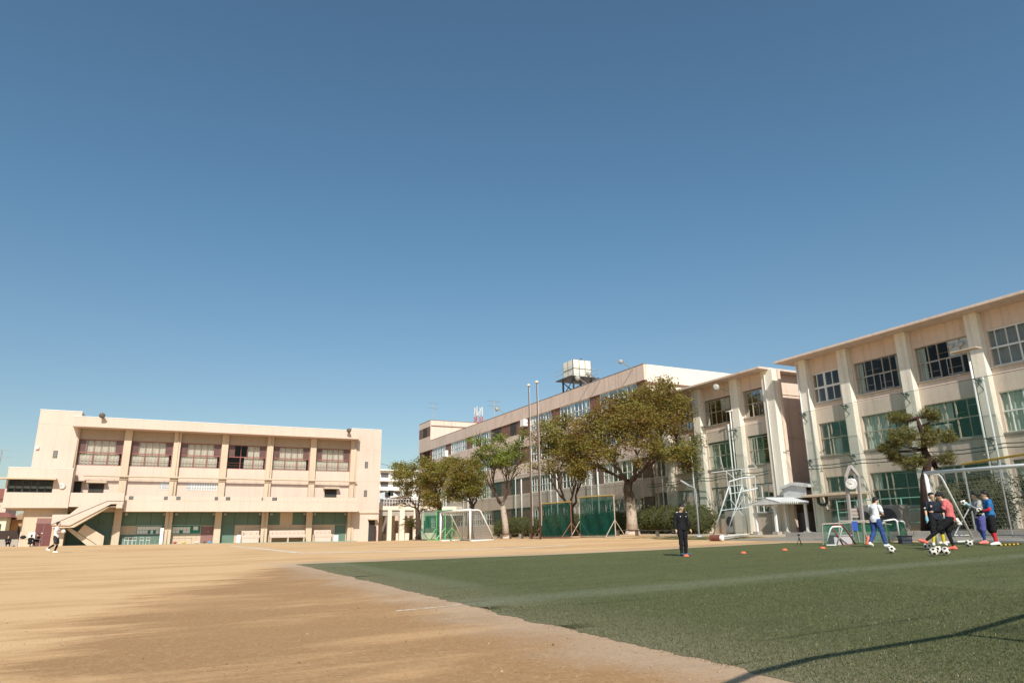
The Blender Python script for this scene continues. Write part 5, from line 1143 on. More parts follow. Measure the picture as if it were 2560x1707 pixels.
# cycad by the colonnade
cp=atD(1027,1338,84); R=random.Random(6); t=thing('sago_palm','small sago palm with a stubby trunk by the white colonnade','palm',(cp.x,cp.y,gz(cp.x,cp.y)-.05)); b=MB(); L=Leaves(); z0=gz(cp.x,cp.y)
b.tube([(cp.x,cp.y,z0-.1),(cp.x,cp.y,z0+1.6)],[.22,.18],10); b.build('trunk',BARK,t)
for k in range(46):
    a=R.uniform(0,6.283); el=R.uniform(-.5,1.2); d=Vector((math.cos(a)*math.cos(el),math.sin(a)*math.cos(el),math.sin(el))); p=Vector((cp.x,cp.y,z0+1.6)); pt=bez(p,p+d*.8+Vector((0,0,.25)),p+d*1.4+Vector((0,0,-.25)),8)
    for i in range(1,9):
        dr=(pt[i]-pt[i-1]).normalized(); sd=dr.cross(Vector((0,0,1))).normalized()
        for s in (-1,1): L.leaf(pt[i],(sd*s+dr*.7).normalized(),.32,.07,.4+R.gauss(0,.2),R)
L.build('fronds',LEAF_GREEN,t)
# ================================================================ roof things, poles, far buildings
t=thing('water_tank','cream panelled water tank on a steel frame above the long school roof','water tank',(47,76,15.8))
f=MB(); X0,Y0,Z0=46.0,74.4,20.4
f.box(X0,Y0,Z0,X0+2.7,Y0+2.5,Z0+2.3); f.build('tank',mat('tank_cream',(.74,.72,.64),.5,var=.08),t,bevel=.06)
f=MB()
for i in range(4): f.box(X0-.03+i*.9-.02,Y0-.05,Z0,X0-.03+i*.9+.06,Y0-.005,Z0+2.3)
for i in range(3): f.box(X0-.05,Y0+i*1.2,Z0,X0-.005,Y0+i*1.2+.07,Z0+2.3)
f.box(X0-.05,Y0-.05,Z0+1.1,X0+2.72,Y0-.004,Z0+1.18); f.box(X0-.05,Y0-.05,Z0+1.1,X0-.004,Y0+2.5,Z0+1.18); f.build('panel_ribs',mat('tank_rib',(.22,.21,.18),.6),t)
f=MB(); f.box(45.2,73.6,Z0-.14,49.4,77.6,Z0-.02)
f.build('platform',DKMET,t)
for (x,y) in ((45.9,74.3),(48.6,74.3),(45.9,76.9),(48.6,76.9)): MB().bar((x,y,15.8),(x,y,Z0-.2),.18).build('leg',DKMET,t)
f=MB()
for (a,b) in (((45.9,74.3),(48.6,74.3)),((45.9,74.3),(45.9,76.9)),((48.6,74.3),(48.6,76.9)),((45.9,76.9),(48.6,76.9))):
    for (za,zb) in ((16.2,18.3),(18.3,Z0-.3)): f.bar((*a,za),(*b,zb),.08); f.bar((*b,za),(*a,zb),.08)
    f.bar((*a,18.3),(*b,18.3),.09)
f.build('brace',DKMET,t)
f=MB()
for z in (.55,1.1):
    for a,b in (((45.2,73.6),(49.4,73.6)),((45.2,73.6),(45.2,77.6)),((49.4,73.6),(49.4,77.6)),((45.2,77.6),(49.4,77.6))): f.bar((*a,Z0+z),(*b,Z0+z),.03)
for x,y in ((45.2,73.6),(47.3,73.6),(49.4,73.6),(45.2,75.6),(45.2,77.6),(49.4,77.6),(49.4,75.6)): f.bar((x,y,Z0-.02),(x,y,Z0+1.1),.03)
f.build('guard_rail',GSTEEL,t)
MB().tube([(47.9,75.5,Z0+2.3),(47.9,75.5,Z0+2.8)],.12,8).build('vent_pipe',DKMET,t)
for (y,l,r) in ((61.5,'white floodlight on the long roof edge, below the water tank',.29),(59.3,'white floodlight on the long roof edge, right of the one below the tank',.29),(81.6,'white floodlight on the long roof edge, left of the flagpoles',.29),(53.6,'small white floodlight on the long roof, at its near corner',.22)):
    floodlight((39.85,y,16.3),(-1,-.5,-.45),r,l,(-1.25,.0,.65))
def antenna(b,h,label,n=5,ax=(1,.2)):
    t=thing('antenna',label,'antenna',b); b=Vector(b); MB().tube([b,b+Vector((0,0,h))],.05,6).build('mast',GSTEEL,t); f=MB(); A=Vector((*ax,0)).normalized(); B=Vector((-A.y,A.x,0))
    for z in (h,h*.72): f.bar(b+Vector((0,0,z))-A*.9,b+Vector((0,0,z))+A*.9,.035); [f.bar(b+Vector((0,0,z))+A*(-.9+1.8*i/n)-B*.5,b+Vector((0,0,z))+A*(-.9+1.8*i/n)+B*.5,.022) for i in range(n+1)]
    f.build('elements',GSTEEL,t)
antenna((40.6,110.9+.4,19.9),3.0,'thin television antenna on the stair tower of the long school building')
antenna((40.2,86,16.4),2.4,'thin television antenna on the roof edge left of the flagpoles')
fp=G(46,1350); antenna((-16.2,95.5,8.4),2.6,'thin television antenna above the left wing of the gymnasium')
lt=atD(1196,1062,210); t=thing('lattice_mast','red and white lattice mast far behind the long school roof','mast',(lt.x,lt.y,0)); zt=zat(lt.x,lt.y,1018)
RW=[mat('mast_red',(.42,.12,.10),.6),mat('mast_white',(.6,.6,.6),.6)]; f=MB(); k=14
for i in range(k):
    za=zt*i/k; zb=zt*(i+1)/k; w=1.5-.045*i
    for (sx,sy) in ((-1,-1),(1,-1),(1,1),(-1,1)):
        f.bar((lt.x+sx*w,lt.y+sy*w,za),(lt.x+sx*(w-.045),lt.y+sy*(w-.045),zb),.22,mi=i%2); f.bar((lt.x+sx*w,lt.y+sy*w,za),(lt.x-sy*w,lt.y+sx*w,zb),.14,mi=i%2)
f.build('frame',RW,t)
# flagpoles
for (x,y,yt,d,l) in ((1329.7,1339,966,54,'left one of two tall brown flagpoles among the trees'),(1351.4,1342,958,52,'right one of two tall brown flagpoles among the trees')):
    p=atD(x,y,d); z0=gz(p.x,p.y); z1=zat(p.x,p.y,yt); t=thing('flagpole',l,'flagpole',(p.x,p.y,z0),0,'flagpoles')
    MB().tube([(p.x,p.y,z0-.2),(p.x,p.y,z0+5),(p.x,p.y,z1)],[.08,.07,.04],10).build('pole',mat('flagpole_brown',(.11,.065,.052),.6,var=.3,vscale=3),t,smooth=True)
    MB().ball((p.x,p.y,z1+.1),.16,12,sc=(1,1,.75)).build('finial',mat('finial_cream',(.6,.56,.48),.4),t,smooth=True); MB().tube([(p.x+.09,p.y-.06,z0+1),(p.x+.05,p.y-.05,z1-.1)],.012,4).build('halyard',WHITE,t)
# colonnade between the gymnasium and the trees
CREAMW=mat('white_cream_paint',(.74,.66,.56),.85,var=.05,streak=.08)
YC=97.0
def cx(x,y,Y=YC): p=atY(x,y,Y); return p.x,p.z
t=thing('colonnade','cream open colonnade with square columns between the gymnasium and the leftmost tree','colonnade',(31,YC,gz(31,YC)))
za=cx(985,1275)[1]; zc=cx(985,1265)[1]
f=MB(); f.box(26,YC-.5,za,43,YC+5,zc); f.build('roof_slab',CREAMW,t)
f=MB(); f.box(26,YC-.3,za-.75,43,YC,za); f.build('beam',CONC,t)
for (a,b) in ((966,976),(996,1008),(1031,1040),(1048,1056)):
    x0=cx(a,1320)[0]; x1=cx(b,1320)[0]; MB().box(x0,YC-.5,-.3,x1,YC,za-.002).build('column',CREAMW,t); MB().box(x0,YC+4,-.3,x1,YC+4.5,za-.002).build('column',CREAMW,t)
f=MB(); f.box(29.6,YC+4.6,-.2,44,YC+4.8,1.5); f.build('wall',CREAMW,t)
f=MB(); f.box(30.6,YC+1.5,-.2,37,YC+1.7,1.5); f.build('low_wall',CREAMW,t)
x=26.2; f=MB()
while x<37: f.bar((x,YC-.2,zc),(x,YC-.2,zc+.95),.05); x+=.4
f.bar((26,YC-.2,zc+.95),(37,YC-.2,zc+.95),.06); f.bar((26,YC-.2,zc+.5),(37,YC-.2,zc+.5),.04); f.build('railing',WMET,t)
f=MB(); f.box(27.2,YC+4.55,-.1,29.2,YC+4.61,2.0); f.build('dark_opening',DARK,t)
# gabled house behind it
YH=104.0; pk=cx(1010,1244,YH); ev=cx(1048,1268,YH); el=cx(968,1268,YH)
t=thing('gabled_house','low house with a grey tiled gable roof behind the colonnade','house',(pk[0],YH,gz(30,100)))
f=MB(); f.prism([(el[0],YH,-.3),(ev[0]+1,YH,-.3),(ev[0]+1,YH,ev[1]),(pk[0],YH,pk[1]-.3),(el[0],YH,el[1])],(0,8,0)); f.build('wall',CREAM,t)
f=MB(); f.prism([(pk[0],YH-.6,pk[1]),(ev[0]+2,YH-.6,ev[1]-.35),(ev[0]+2,YH-.6,ev[1]-.05),(pk[0],YH-.6,pk[1]+.35),(el[0]-1,YH-.6,el[1]-.0),(el[0]-1,YH-.6,el[1]-.35)],(0,9,0)); f.build('roof',ROOFT,t)
# white house and the block of flats, far behind
YB=128.0; a=cx(948,1230,YB); b=cx(985,1226,YB)
t=thing('white_house','bright white house with small dark windows behind the gable roof','house',(b[0],YB,.5)); c_=cx(1000,1236,YB)
f=MB(); f.prism([(a[0]-3,YB,-.3),(c_[0]+2,YB,-.3),(c_[0]+2,YB,c_[1]-2),(b[0]-.5,YB,b[1]),(a[0]+1,YB,b[1]-2.6),(a[0]-3,YB,b[1]-5)],(0,9,0)); f.build('wall',WHITE,t)
f=MB()
for (x,y) in ((957,1254),(969,1236),(977,1232)): p=cx(x,y,YB); f.box(p[0]-.5,YB-.05,p[1]-.5,p[0]+.5,YB-.002,p[1]+.5)
f.build('window',DARK,t)
YA=230.0; L0=cx(945,1175,YA); R0=cx(1070,1175,YA)
t=thing('apartment_block','white block of flats with rows of balconies far beyond the leftmost tree','apartment block',(L0[0]+9,YA,0))
top=L0[1]; x0=L0[0]-8; x1=R0[0]
f=MB(); f.box(x0,YA+1.2,-1,x1,YA+12,top); f.build('wall',WHITE,t)
for k in range(7):
    z=top-.6-k*3.0; f=MB(); f.box(x0,YA-.1,z-1.9-.75,x1,YA,z-1.75); f.box(x0,YA,z-2.9,x1,YA+1.19,z-2.7); f.build('balcony',mat('teal_panel',(.02,.28,.22),.6) if k==3 else WHITE,t)
    w=MB(); xx=x0+1
    while xx<x1-2: w.box(xx,YA+1.15,z-1.7,xx+2.6,YA+1.198,z-.1); xx+=4.2
    w.each('window',mat('flat_window',(.12,.10,.10),.4),t)
f=MB(); xx=x0
while xx<=x1: f.box(xx-.15,YA-.12,-1,xx+.15,YA+1.18,top); xx+=8.4
f.box(x0-.3,YA-.2,top,x1+.3,YA+12,top+.35); f.build('frame',WHITE,t)
# houses at the far left
def house(label,px0,px1,ytop,yeave,Y,wm,rm,ybase=1357,hip=True,wing=0):
    a=atY(px0,yeave,Y); b=atY(px1,yeave,Y); c=atY((px0+px1)/2,ytop,Y); t=thing('house',label,'house',((a.x+b.x)/2,Y,gz(a.x,Y)))
    f=MB(); f.box(a.x,Y,-.5,b.x,Y+8,a.z); f.build('wall',wm,t)
    o=.5; z0=a.z-.02; z1=c.z; f=MB(); i=(b.x-a.x)*.28 if hip else 0
    f.add([(a.x-o,Y-o,z0),(b.x+o,Y-o,z0),(b.x+o,Y+8+o,z0),(a.x-o,Y+8+o,z0),(a.x+i,Y+4,z1),(b.x-i,Y+4,z1)],[(0,1,5,4),(1,2,5),(2,3,4,5),(3,0,4),(0,3,2,1)]); f.build('roof',rm,t)
    f=MB(); w=(b.x-a.x); f.box(a.x+w*.55,Y-.04,a.z-2.0,a.x+w*.8,Y-.002,a.z-.8); f.build('window',DARK,t); return t
house('pale house with a maroon tiled roof at the far left edge, the taller one',-60,19,1216,1246,112,CREAM,REDROOF)
house('low pale house with a red brown roof at the far left edge, the shorter one',-40,18,1277,1292,103,mat('cream_house',(.62,.62,.5),.8),REDROOF)
house('orange brown house with a small hip roof beneath the gymnasium wing',30,64,1280,1298,106,mat('tan_house',(.40,.25,.13),.85),mat('tan_roof',(.34,.22,.13),.8))
a=G(-60,1358); t=thing('boundary_wall','low grey wall with a dark fence on top at the far left','wall',(-15,92,gz(-15,92)))
MB().box(-24,92,-.3,-12.4,92.25,1.35).build('block_base',CONC,t); MB().box(-24,92.05,1.35,-12.4,92.15,2.25).build('fence_panel',mat('dark_brown_fence',(.035,.022,.018),.7),t)

a=Vector((25.4,95,11.2)); b=Vector((40,112,11.9)); t=thing('overhead_wire','thin wire strung from the gymnasium tower to the long school building','wire',a)
MB().tube([a.lerp(b,i/12)-Vector((0,0,.5*math.sin(math.pi*i/12))) for i in range(13)],.025,5).build('wire',DKMET,t); MB().box(25.35,94.9,11.1,25.6,95.1,11.3).build('wall_bracket',GSTEEL,t)
# ================================================================ covered passage between the two wings
t=thing('covered_passage','covered passage with a pale corrugated roof between two school wings','covered passage',(38,35.5,gz(38,35.5)))
CORR=mat('corrugated_sheet',(.62,.63,.62),.5,var=.12,vscale=1.5,streak=.2)
def corr(mb,a,b,c,d,n,amp,th=.02):     # sheet a-b (top edge) to d-c (eave); waves run across a->b
    a,b,c,d=map(Vector,(a,b,c,d)); nr=(b-a).cross(d-a).normalized(); v=[]
    for i in range(n*4+1):
        u=i/(n*4); w=nr*amp*math.sin(i*math.pi/2)
        v+=[a.lerp(b,u)+w,d.lerp(c,u)+w]
    fs=[(2*i,2*i+2,2*i+3,2*i+1) for i in range(n*4)]; mb.add(v,fs)
    mb.add([x-nr*th for x in v],[tuple(reversed(f)) for f in fs])
z=lambda x,y,X: atX(x,y,X)
f=MB()
A=atX(1866.8,1262,36.9); B=atX(1914.7,1247,36.9); D_=atX(1953,1257,36.9)
corr(f,(36.8,B.y,B.z),(39.5,B.y,B.z+.05),(39.5,A.y,A.z),(36.8,A.y,A.z),13,.035); corr(f,(36.8,B.y,B.z),(39.5,B.y,B.z+.05),(39.5,D_.y,D_.z),(36.8,D_.y,D_.z),14,.07,.06)
f.build('roof',CORR,t)
f=MB(); f.prism([(36.78,A.y,A.z-.05),(36.78,D_.y,D_.z-.05),(36.78,B.y,B.z-.05)],(.04,0,0)); f.build('gable',CORR,t)
for (x,y) in ((1893.9,1333),(1943,1331)): 
    p=atX(x,y,37.2); MB().box(37.14,p.y-.07,gz(37.2,p.y)-.2,37.28,p.y+.07,2.72).build('column',WMET,t); MB().box(37.0,p.y-.22,gz(37.2,p.y)-.2,37.44,p.y+.22,gz(37.2,p.y)+.22).build('footing',CONC,t)
for (x,y) in ((1969,1326),(2020,1326)):
    p=atX(x,y,39.2); MB().box(39.14,p.y-.07,gz(39.2,p.y)-.2,39.28,p.y+.07,2.8).build('column',WMET,t); MB().box(39.0,p.y-.2,gz(39.2,p.y)-.2,39.4,p.y+.2,gz(39.2,p.y)+.2).build('footing',CONC,t)
f=MB(); YA_,YB_,YM=34.55,37.25,35.9
XG=39.25; f.prism([atX(1959,1246,XG),atX(2015,1243,XG),atX(2014,1214,XG),atX(1978,1209,XG),atX(1959,1222,XG)],(.05,0,0)); f.build('upper_gable',CORR,t)
f=MB(); f.prism([atX(1949,1224,XG-.15),atX(1978,1212,XG-.15),atX(2020,1217,XG-.15),atX(2020,1210,XG-.15),atX(1978,1205,XG-.15),atX(1949,1217,XG-.15)],(6,0,0)); f.build('upper_roof',CORR,t); MB().box(39.45,34.45,3.25,46,37.28,3.35).build('shade_ceiling',DARK,t)  # unseen dark box added over the gap to keep sun out of the passage
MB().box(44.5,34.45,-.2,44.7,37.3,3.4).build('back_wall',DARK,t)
o=MB().box(41.0,36.0,gz(41,36),41.8,36.9,gz(41,36)+1.45).box(40.98,36.44,gz(41,36)+.05,40.999,36.46,gz(41,36)+1.4).build('locker',GREYM); tag(recentre(o),'grey metal locker standing in the dark covered passage','locker')
# ================================================================ football goals
def lattice(mb,a,b,c,d,cell,r):      # quad a,b,c,d netted with straight strands
    a,b,c,d=map(Vector,(a,b,c,d)); n=max(2,int(max((b-a).length,(c-d).length)/cell)); m=max(2,int(max((d-a).length,(c-b).length)/cell))
    for i in range(n+1): u=i/n; mb.tube([a.lerp(b,u),d.lerp(c,u)],r,3,cap=False)
    for j in range(m+1):
        u=j/m; p,q=a.lerp(d,u),b.lerp(c,u); mid=(p+q)/2; mb.tube([p,mid+(a+b+c+d)*0,q],r,3,cap=False)
def goal(label,foot,L,H,dt,db,r,cell,nr,far=False,sag=0):
    """posts at foot (left, away) and foot-L along -Y; net box behind towards +X"""
    x,y=foot; t=thing('football_goal',label,'football goal',(x,y-L/2,gz(x,y-L/2))); za,zb=gz(x,y),gz(x,y-L); ga,gb=gz(x+db,y),gz(x+db,y-L)
    for yy,zz in ((y,za),(y-L,zb)): MB().tube([(x,yy,zz-.02),(x,yy,zz+H)],r,12).build('post',WHITE,t,smooth=True)
    MB().tube([(x,y+r,za+H),(x,y-L-r,zb+H)],r,12).build('crossbar',WHITE,t,smooth=True)
    f=MB()
    for yy,z0,z1 in ((y,za,ga),(y-L,zb,gb)):
        f.tube([(x,yy,z0+H-.02),(x+dt*.8,yy,z0+H-.02),(x+dt,yy,z0+H-.12),(x+db,yy,z1+.04)],r*.62,8); f.tube([(x,yy,z0+.04),(x+db,yy,z1+.04)],r*.6,8)
    f.tube([(x+db,y,ga+.04),(x+db,y-L,gb+.04)],r*.6,8)
    f.build('back_frame',WHITE,t,smooth=True)
    n=MB()
    for yy,z0,z1 in ((y,za,ga),(y-L,zb,gb)): lattice(n,(x,yy,z0+H-.05),(x+dt,yy,z0+H-.1),(x+db,yy,z1+.05),(x,yy,z0+.05),cell,nr)
    s=-.10 if sag else 0
    lattice(n,(x,y,za+H-.03),(x,y-L,zb+H-.03),(x+dt,y-L,zb+H-.12+s),(x+dt,y,za+H-.12+s),cell,nr)
    lattice(n,(x+dt,y,za+H-.12+s),(x+dt,y-L,zb+H-.12+s),(x+db,y-L,gb+.05),(x+db,y,ga+.05),cell,nr)
    n.build('net',mat('net_cord',(.34,.33,.31),.8),t,fix=False)
    f=MB(); yy=y-.6
    while yy>y-L: f.ball((x+.02,yy,za+H-r-.03),.045,6); yy-=.9
    f.build('net_hook',WHITE,t); return t
pf=atD(2343,1352,24.3); goal('white football goal with a hanging net behind the five players at the right',(pf.x,pf.y),7.32,2.44,.85,2.1,.062,.15,.0030,sag=1)
pf=atD(1101,1357,60.5); goal('white football goal standing on the far dirt in front of the trees',(pf.x,pf.y),6.6,2.42,.9,2.1,.085,.19,.011)
# ================================================================ net screens on steel frames
def screen(label,pa,pb,H,topm,frm,net,feet=True,group=None,mid=0):
    a=Vector((pa[0],pa[1],gz(*pa))); b=Vector((pb[0],pb[1],gz(*pb))); m=(a+b)/2; t=thing('net_screen',label,'net screen',m,0,group); d=(b-a).normalized(); n=Vector((-d.y,d.x,0))
    if n.x>0: n=-n
    f=MB(); f.tube([a+Vector((0,0,.0)),a+Vector((0,0,H))],.04,8); f.tube([b,b+Vector((0,0,H))],.04,8); f.tube([a+Vector((0,0,.08)),b+Vector((0,0,.08))],.035,8)
    for k in range(mid): q=a.lerp(b,(k+1)/(mid+1)); f.tube([q,q+Vector((0,0,H))],.03,8)
    f.build('frame',frm,t)
    MB().tube([a+Vector((0,0,H))-d*.05,b+Vector((0,0,H))+d*.05],.05,8).build('top_bar',topm,t)
    k=14; g=MB(); v=[]; R=random.Random(int(a.x*100)); off=n*.03
    for i in range(k+1):
        for j in range(9):
            w=off*(1+2.2*math.sin(i*1.3+j*.8+R.uniform(-.5,.5))); p=a.lerp(b,i/k)+Vector((0,0,.06+(H-.1)*j/8))+w*(1 if 0<j<8 else .2); v.append(p)
    g.add(v,[(i*9+j,(i+1)*9+j,(i+1)*9+j+1,i*9+j+1) for i in range(k) for j in range(8)]); g.build('net',net,t,fix=False,smooth=True)
    if feet:
        for q in (a,b):
            s=MB()
            for sg in (-1,1): s.tube([q+Vector((0,0,H*.42)),q+n*sg*.95+Vector((0,0,.05))],.03,6)
            s.tube([q-n*.95+Vector((0,0,.05)),q+n*.95+Vector((0,0,.05))],.035,6); s.build('stand',frm,t)
    return t
YELP=mat('yellow_pipe',(.40,.27,.08),.6,var=.2,vscale=3); GRNP=mat('light_green_pipe',(.12,.46,.14),.5,var=.08)
def gxy(x,y): p=G(x,y); return (p.x,p.y)
def dxy(x,y,d): p=atD(x,y,d); return (p.x,p.y)
screen('green net screen with a sagging net and a yellow top bar, left of its twin',dxy(1357,1354,54),dxy(1430,1355,51),2.62,YELP,RUST,GNET2,group=None)
screen('taut green net screen with a yellow top bar in front of the biggest tree',dxy(1452,1354,51.5),dxy(1540,1355,48.5),2.92,YELP,OLIVEF,GNET2)
screen('dark green net screen without a yellow bar, left of the white far goal',dxy(1052,1353,70),dxy(1096,1353,68),2.75,GSTEEL,DKMET,GNET3)
for (x0,x1,d,l) in ((1091,1113,66,'light green steel net stand seen through the far goal, left one'),(1112,1130,65,'light green steel net stand seen through the far goal, middle one')):
    screen(l,dxy(x0,1353,d),dxy(x1,1353,d-1.5),2.7,GRNP,GRNP,net_mat('thin_green_net',(.05,.25,.16),.35,.2,1),group='light green net stands')
screen('tall net screen with a bright yellow top bar behind the nearest goal',dxy(2440,1335,31.8),dxy(2640,1338,26.5),3.25,mat('bright_yellow_pipe',(.50,.33,.04),.5),GSTEEL,net_mat('grey_green_net',(.07,.13,.10),.22,.2,1),mid=1)
# frame behind the photographer whose shadow lies across the turf
t=thing('backstop','steel backstop beside the photographer, known by its long thin shadow on the turf','backstop',(4,.9,gz(4,.9)))
hb=3.0; f=MB(); pts=[(-1.3,.15),(1.98,.70),(2.55,.86),(3.0,1.05),(3.9,1.22),(5.86,1.22),(7.51,1.52),(11,2.1)]
f.tube([(x,y,hb+gz(x+1.2,y+3.3)) for x,y in pts],.042,8); f.build('top_bar',GSTEEL,t)
MB().tube([(-1.3,.15,-.2),(-1.3,.15,hb)],.03,8).build('post',GSTEEL,t); MB().tube([(11,2.1,0),(11,2.1,hb)],.03,8).build('post',GSTEEL,t)
f=MB(); f.tube([(5.9,1.22,hb),(7.0,-.1,.05)],.032,6); f.tube([(5.9,1.22,hb),(7.45,.25,.05)],.022,6); f.each('brace',GSTEEL,t)
g=MB(); g.quad((6.2,1.24,hb-.05),(11,2.05,hb-.05),(11,2.05,.3),(6.2,1.24,.3)); g.build('net',net_mat('faint_net',(.06,.14,.10),.28,.9,1.6),t,fix=False)  # unseen net, added to throw faint mottled shade on the turf
# big ball nets in front of the school
def ballnet(label,y0,y1,zt,posts,X=38.75,z0=.9,step=1.6):
    t=thing('ball_net',label,'ball net',(X,(y0+y1)/2,gz(X,(y0+y1)/2)),0,'ball nets hung before the school wings'); g=MB(); v=[]; ny=max(2,int((y1-y0)/step)); nz=7; R=random.Random(int(y0*7))
    for i in range(ny+1):
        for j in range(nz+1): v.append((X+(R.uniform(-.06,.06) if 0<j<nz else 0),y0+(y1-y0)*i/ny,z0+(zt-z0)*j/nz-(.06*math.sin(math.pi*i/ny*len(posts)) if j==nz else 0)))
    g.add(v,[(i*(nz+1)+j,(i+1)*(nz+1)+j,(i+1)*(nz+1)+j+1,i*(nz+1)+j+1) for i in range(ny) for j in range(nz)]); g.build('net',GNET,t,fix=False,smooth=True)
    c=MB(); c.tube([(X,y0,zt),(X,y1,zt)],.013,5); c.tube([(X,y0,5.55),(X,y1,5.55)],.011,5); c.each('cable',DKMET,t)
    if y0<10: MB().box(38.4,21.2,10.32,38.95,22.6,10.38).build('cross_arm',CREAM2,t)
    for y,h in posts: MB().tube([(X+.1,y,gz(X,y)-.2),(X+.1,y,h)],.055,8).build('pole',WMET,t,smooth=True)
ballnet('green ball net hung across the nearest school wing on cables',6,33.35,8.75,[(21.9,10.35),(21.4,8.8),(12,8.8)])
ballnet('green ball net hung across the middle wing behind the big tree',37.0,51.5,8.6,[(40.5,9.0),(45,8.6),(49,8.6)])
ballnet('green ball net hung across the long building behind the row of trees',52.2,112,7.9,[(60.5,8),(68.8,8),(77.5,8),(94,8)],X=38.9)
# cables with lamps along the first storey
for (y0,y1,l) in ((8.4,33.9,'pair of sagging cables with small lamps along the nearest school wing'),(37.2,51.5,'pair of thin cables along the middle school wing')):
    t=thing('overhead_cable',l,'cable',(39.2,(y0+y1)/2,5.0)); 
    for dz,yo in ((5.22,0),(5.0,.1)):
        pts=[]; n=24
        for i in range(n+1): y=y0+(y1-y0)*i/n; pts.append((39.15-yo,y,dz-.10*abs(math.sin(i*math.pi/4))))
        MB().tube(pts,.028,6).build('wire',DKMET,t)
    f=MB(); y=y0+1.2
    while y<y1: f.bar((39.15,y,5.1),(39.15,y,4.85),.03); f.lathe((39.15,y,4.72),[(.12,0),(.09,.08),(.03,.14)],10); y+=2.1
    f.build('lamp',mat('small_lamp',(.55,.50,.36),.5),t)
# floodlight on the middle wing
floodlight((XP-.03,40.9,11.7),(-1,-.5,-.25),.27,'round white floodlight on a pillar of the middle school wing',(-.75,.35,.35))
# ================================================================ yard objects
def T(x,y,d): return atD(x,y,d)
# backboard frame for ball games, white pipes
D=41.0; t=thing('basketball_stand','white pipe basketball stand without its board, in front of the middle wing','basketball stand',G(1830,1338)); P=lambda a,b,d=D: T(1650+a/3.136,880+b/3.136,d)
f=MB()
for a,b in (((415,1440),(540,1050)),((520,1440),(645,1045)),((690,1425,1.2),(650,1060)),((580,1420,1.6),(550,1060,1))): f.tube([P(*a[:2],D+(a[2] if len(a)>2 else 0)),P(*b[:2],D+(b[2] if len(b)>2 else 0))],.034,8)
f.build('leg',PIPEG,t,smooth=True)
f=MB()
for a,b in (((540,1110),(640,1095)),((480,1240),(590,1225)),((590,1230),(690,1215)),((540,1050),(650,1040)),((415,1440),(520,1440)),((520,1440),(690,1425)),((550,1150),(650,1280)),((650,1150),(570,1290))): f.tube([P(*a),P(*b)],.022,6)
f.build('brace',PIPEG,t)
f=MB()
for a,b in (((540,1015),(640,985)),((640,985),(745,975)),((745,975),(748,1070)),((748,1070),(650,1090)),((690,985),(700,1080)),((540,1015),(545,1105)),((640,985),(645,1095)),((690,1090),(765,1065))): f.tube([P(*a),P(*b)],.036,8)
f.build('board_frame',PIPEG,t)
f=MB()
for a,b in (((500,930),(470,815)),((400,945),(640,915)),((510,930),(600,1000)),((640,915),(760,905)),((760,905),(670,815)),((650,925),(700,985)),((635,915),(640,1000)),((520,930),(530,1050))): f.tube([P(*a,D+.6),P(*b,D+.6)],.022,6)
f.build('arm',PIPEG,t)
# ground roller
pa=G(1778,1352); pb=G(1803,1352); pz=gz(pa.x,pa.y); t=thing('ground_roller','rust red ground roller with a white end and a long pale drawbar','roller',((pa.x+pb.x)/2,(pa.y+pb.y)/2,pz))
R_=.165; ax=Vector((pb.x-pa.x,pb.y-pa.y,0)); MB().tube([(pa.x,pa.y,pz+R_),(pb.x,pb.y,pz+R_)],R_,20).build('drum',mat('rust_red',(.17,.06,.04),.8,var=.25,vscale=3),t,smooth=False)
e=ax.normalized(); MB().lathe(Vector((pb.x,pb.y,pz+R_)),[(R_*.9,0),(R_*.9,.12),(R_*.3,.16)],18,axis=e).build('end_plate',WMET,t)
pc=G(1872,1340); MB().tube([(pb.x,pb.y,pz+R_+.05),(pc.x,pc.y,gz(pc.x,pc.y)+.12)],.06,8).tube([(pb.x,pb.y,pz+.1),(pc.x,pc.y,gz(pc.x,pc.y)+.06)],.03,6).build('drawbar',WMET,t)
# lamp pole
p=T(1748,1341,46); z1=zat(p.x,p.y,1222); t=thing('lamp_pole','slender pale pole with a curved arm beside the person in black','lamp pole',(p.x,p.y,gz(p.x,p.y)))
a1=T(1722,1213,46); a2=T(1702,1201,46.5); MB().tube([(p.x,p.y,gz(p.x,p.y)-.1),(p.x,p.y,z1),((p.x+a1.x)/2,(p.y+a1.y)/2,z1+.12),a1],[.06,.055,.045,.03],8).build('pole',mat('pale_blue_pole',(.42,.50,.56),.5,var=.1),t,smooth=True); MB().tube([a1,a2],.07,8).build('lamp_head',GREYM,t); MB().lathe((p.x,p.y,gz(p.x,p.y)-.05),[(.16,0),(.16,.12),(.08,.16)],12).build('base',mat('pale_blue_pole',(1,1,1)),t)
# clock on an A shaped post
D=33.0; P=lambda a,b,d=D: T(2060+a/3.734,1000+b/3.734,d); g0=P(265,1100); t=thing('clock_post','round clock hung in a tall pointed pipe frame before the nearest school wing','clock',(g0.x,g0.y,gz(g0.x,g0.y)))
ap=P(243,612); lf=P(205,720); rt=P(315,700); bl=P(240,1110); br=P(350,1110)
f=MB()
for a,b in ((ap,lf),(ap,rt)): f.bar(a,b,.11,.14)
for a,b in ((lf,bl),(rt,br)): f.bar(a,Vector((b.x,b.y,gz(b.x,b.y)-.1)),.11,.13)
f.build('post_frame',mat('weathered_steel_frame',(.36,.33,.32),.6,var=.15,vscale=2),t)
cc=P(255,783,D-.15); axx=Vector((-cc.x,-cc.y,.0)).normalized(); MB().bar(P(245,700,D-.05),P(250,745,D-.1),.06).build('hanger',DKMET,t)
k=wall_clock(cc,.245,axx,'round white clock face with black numerals hanging in the pointed pipe frame')
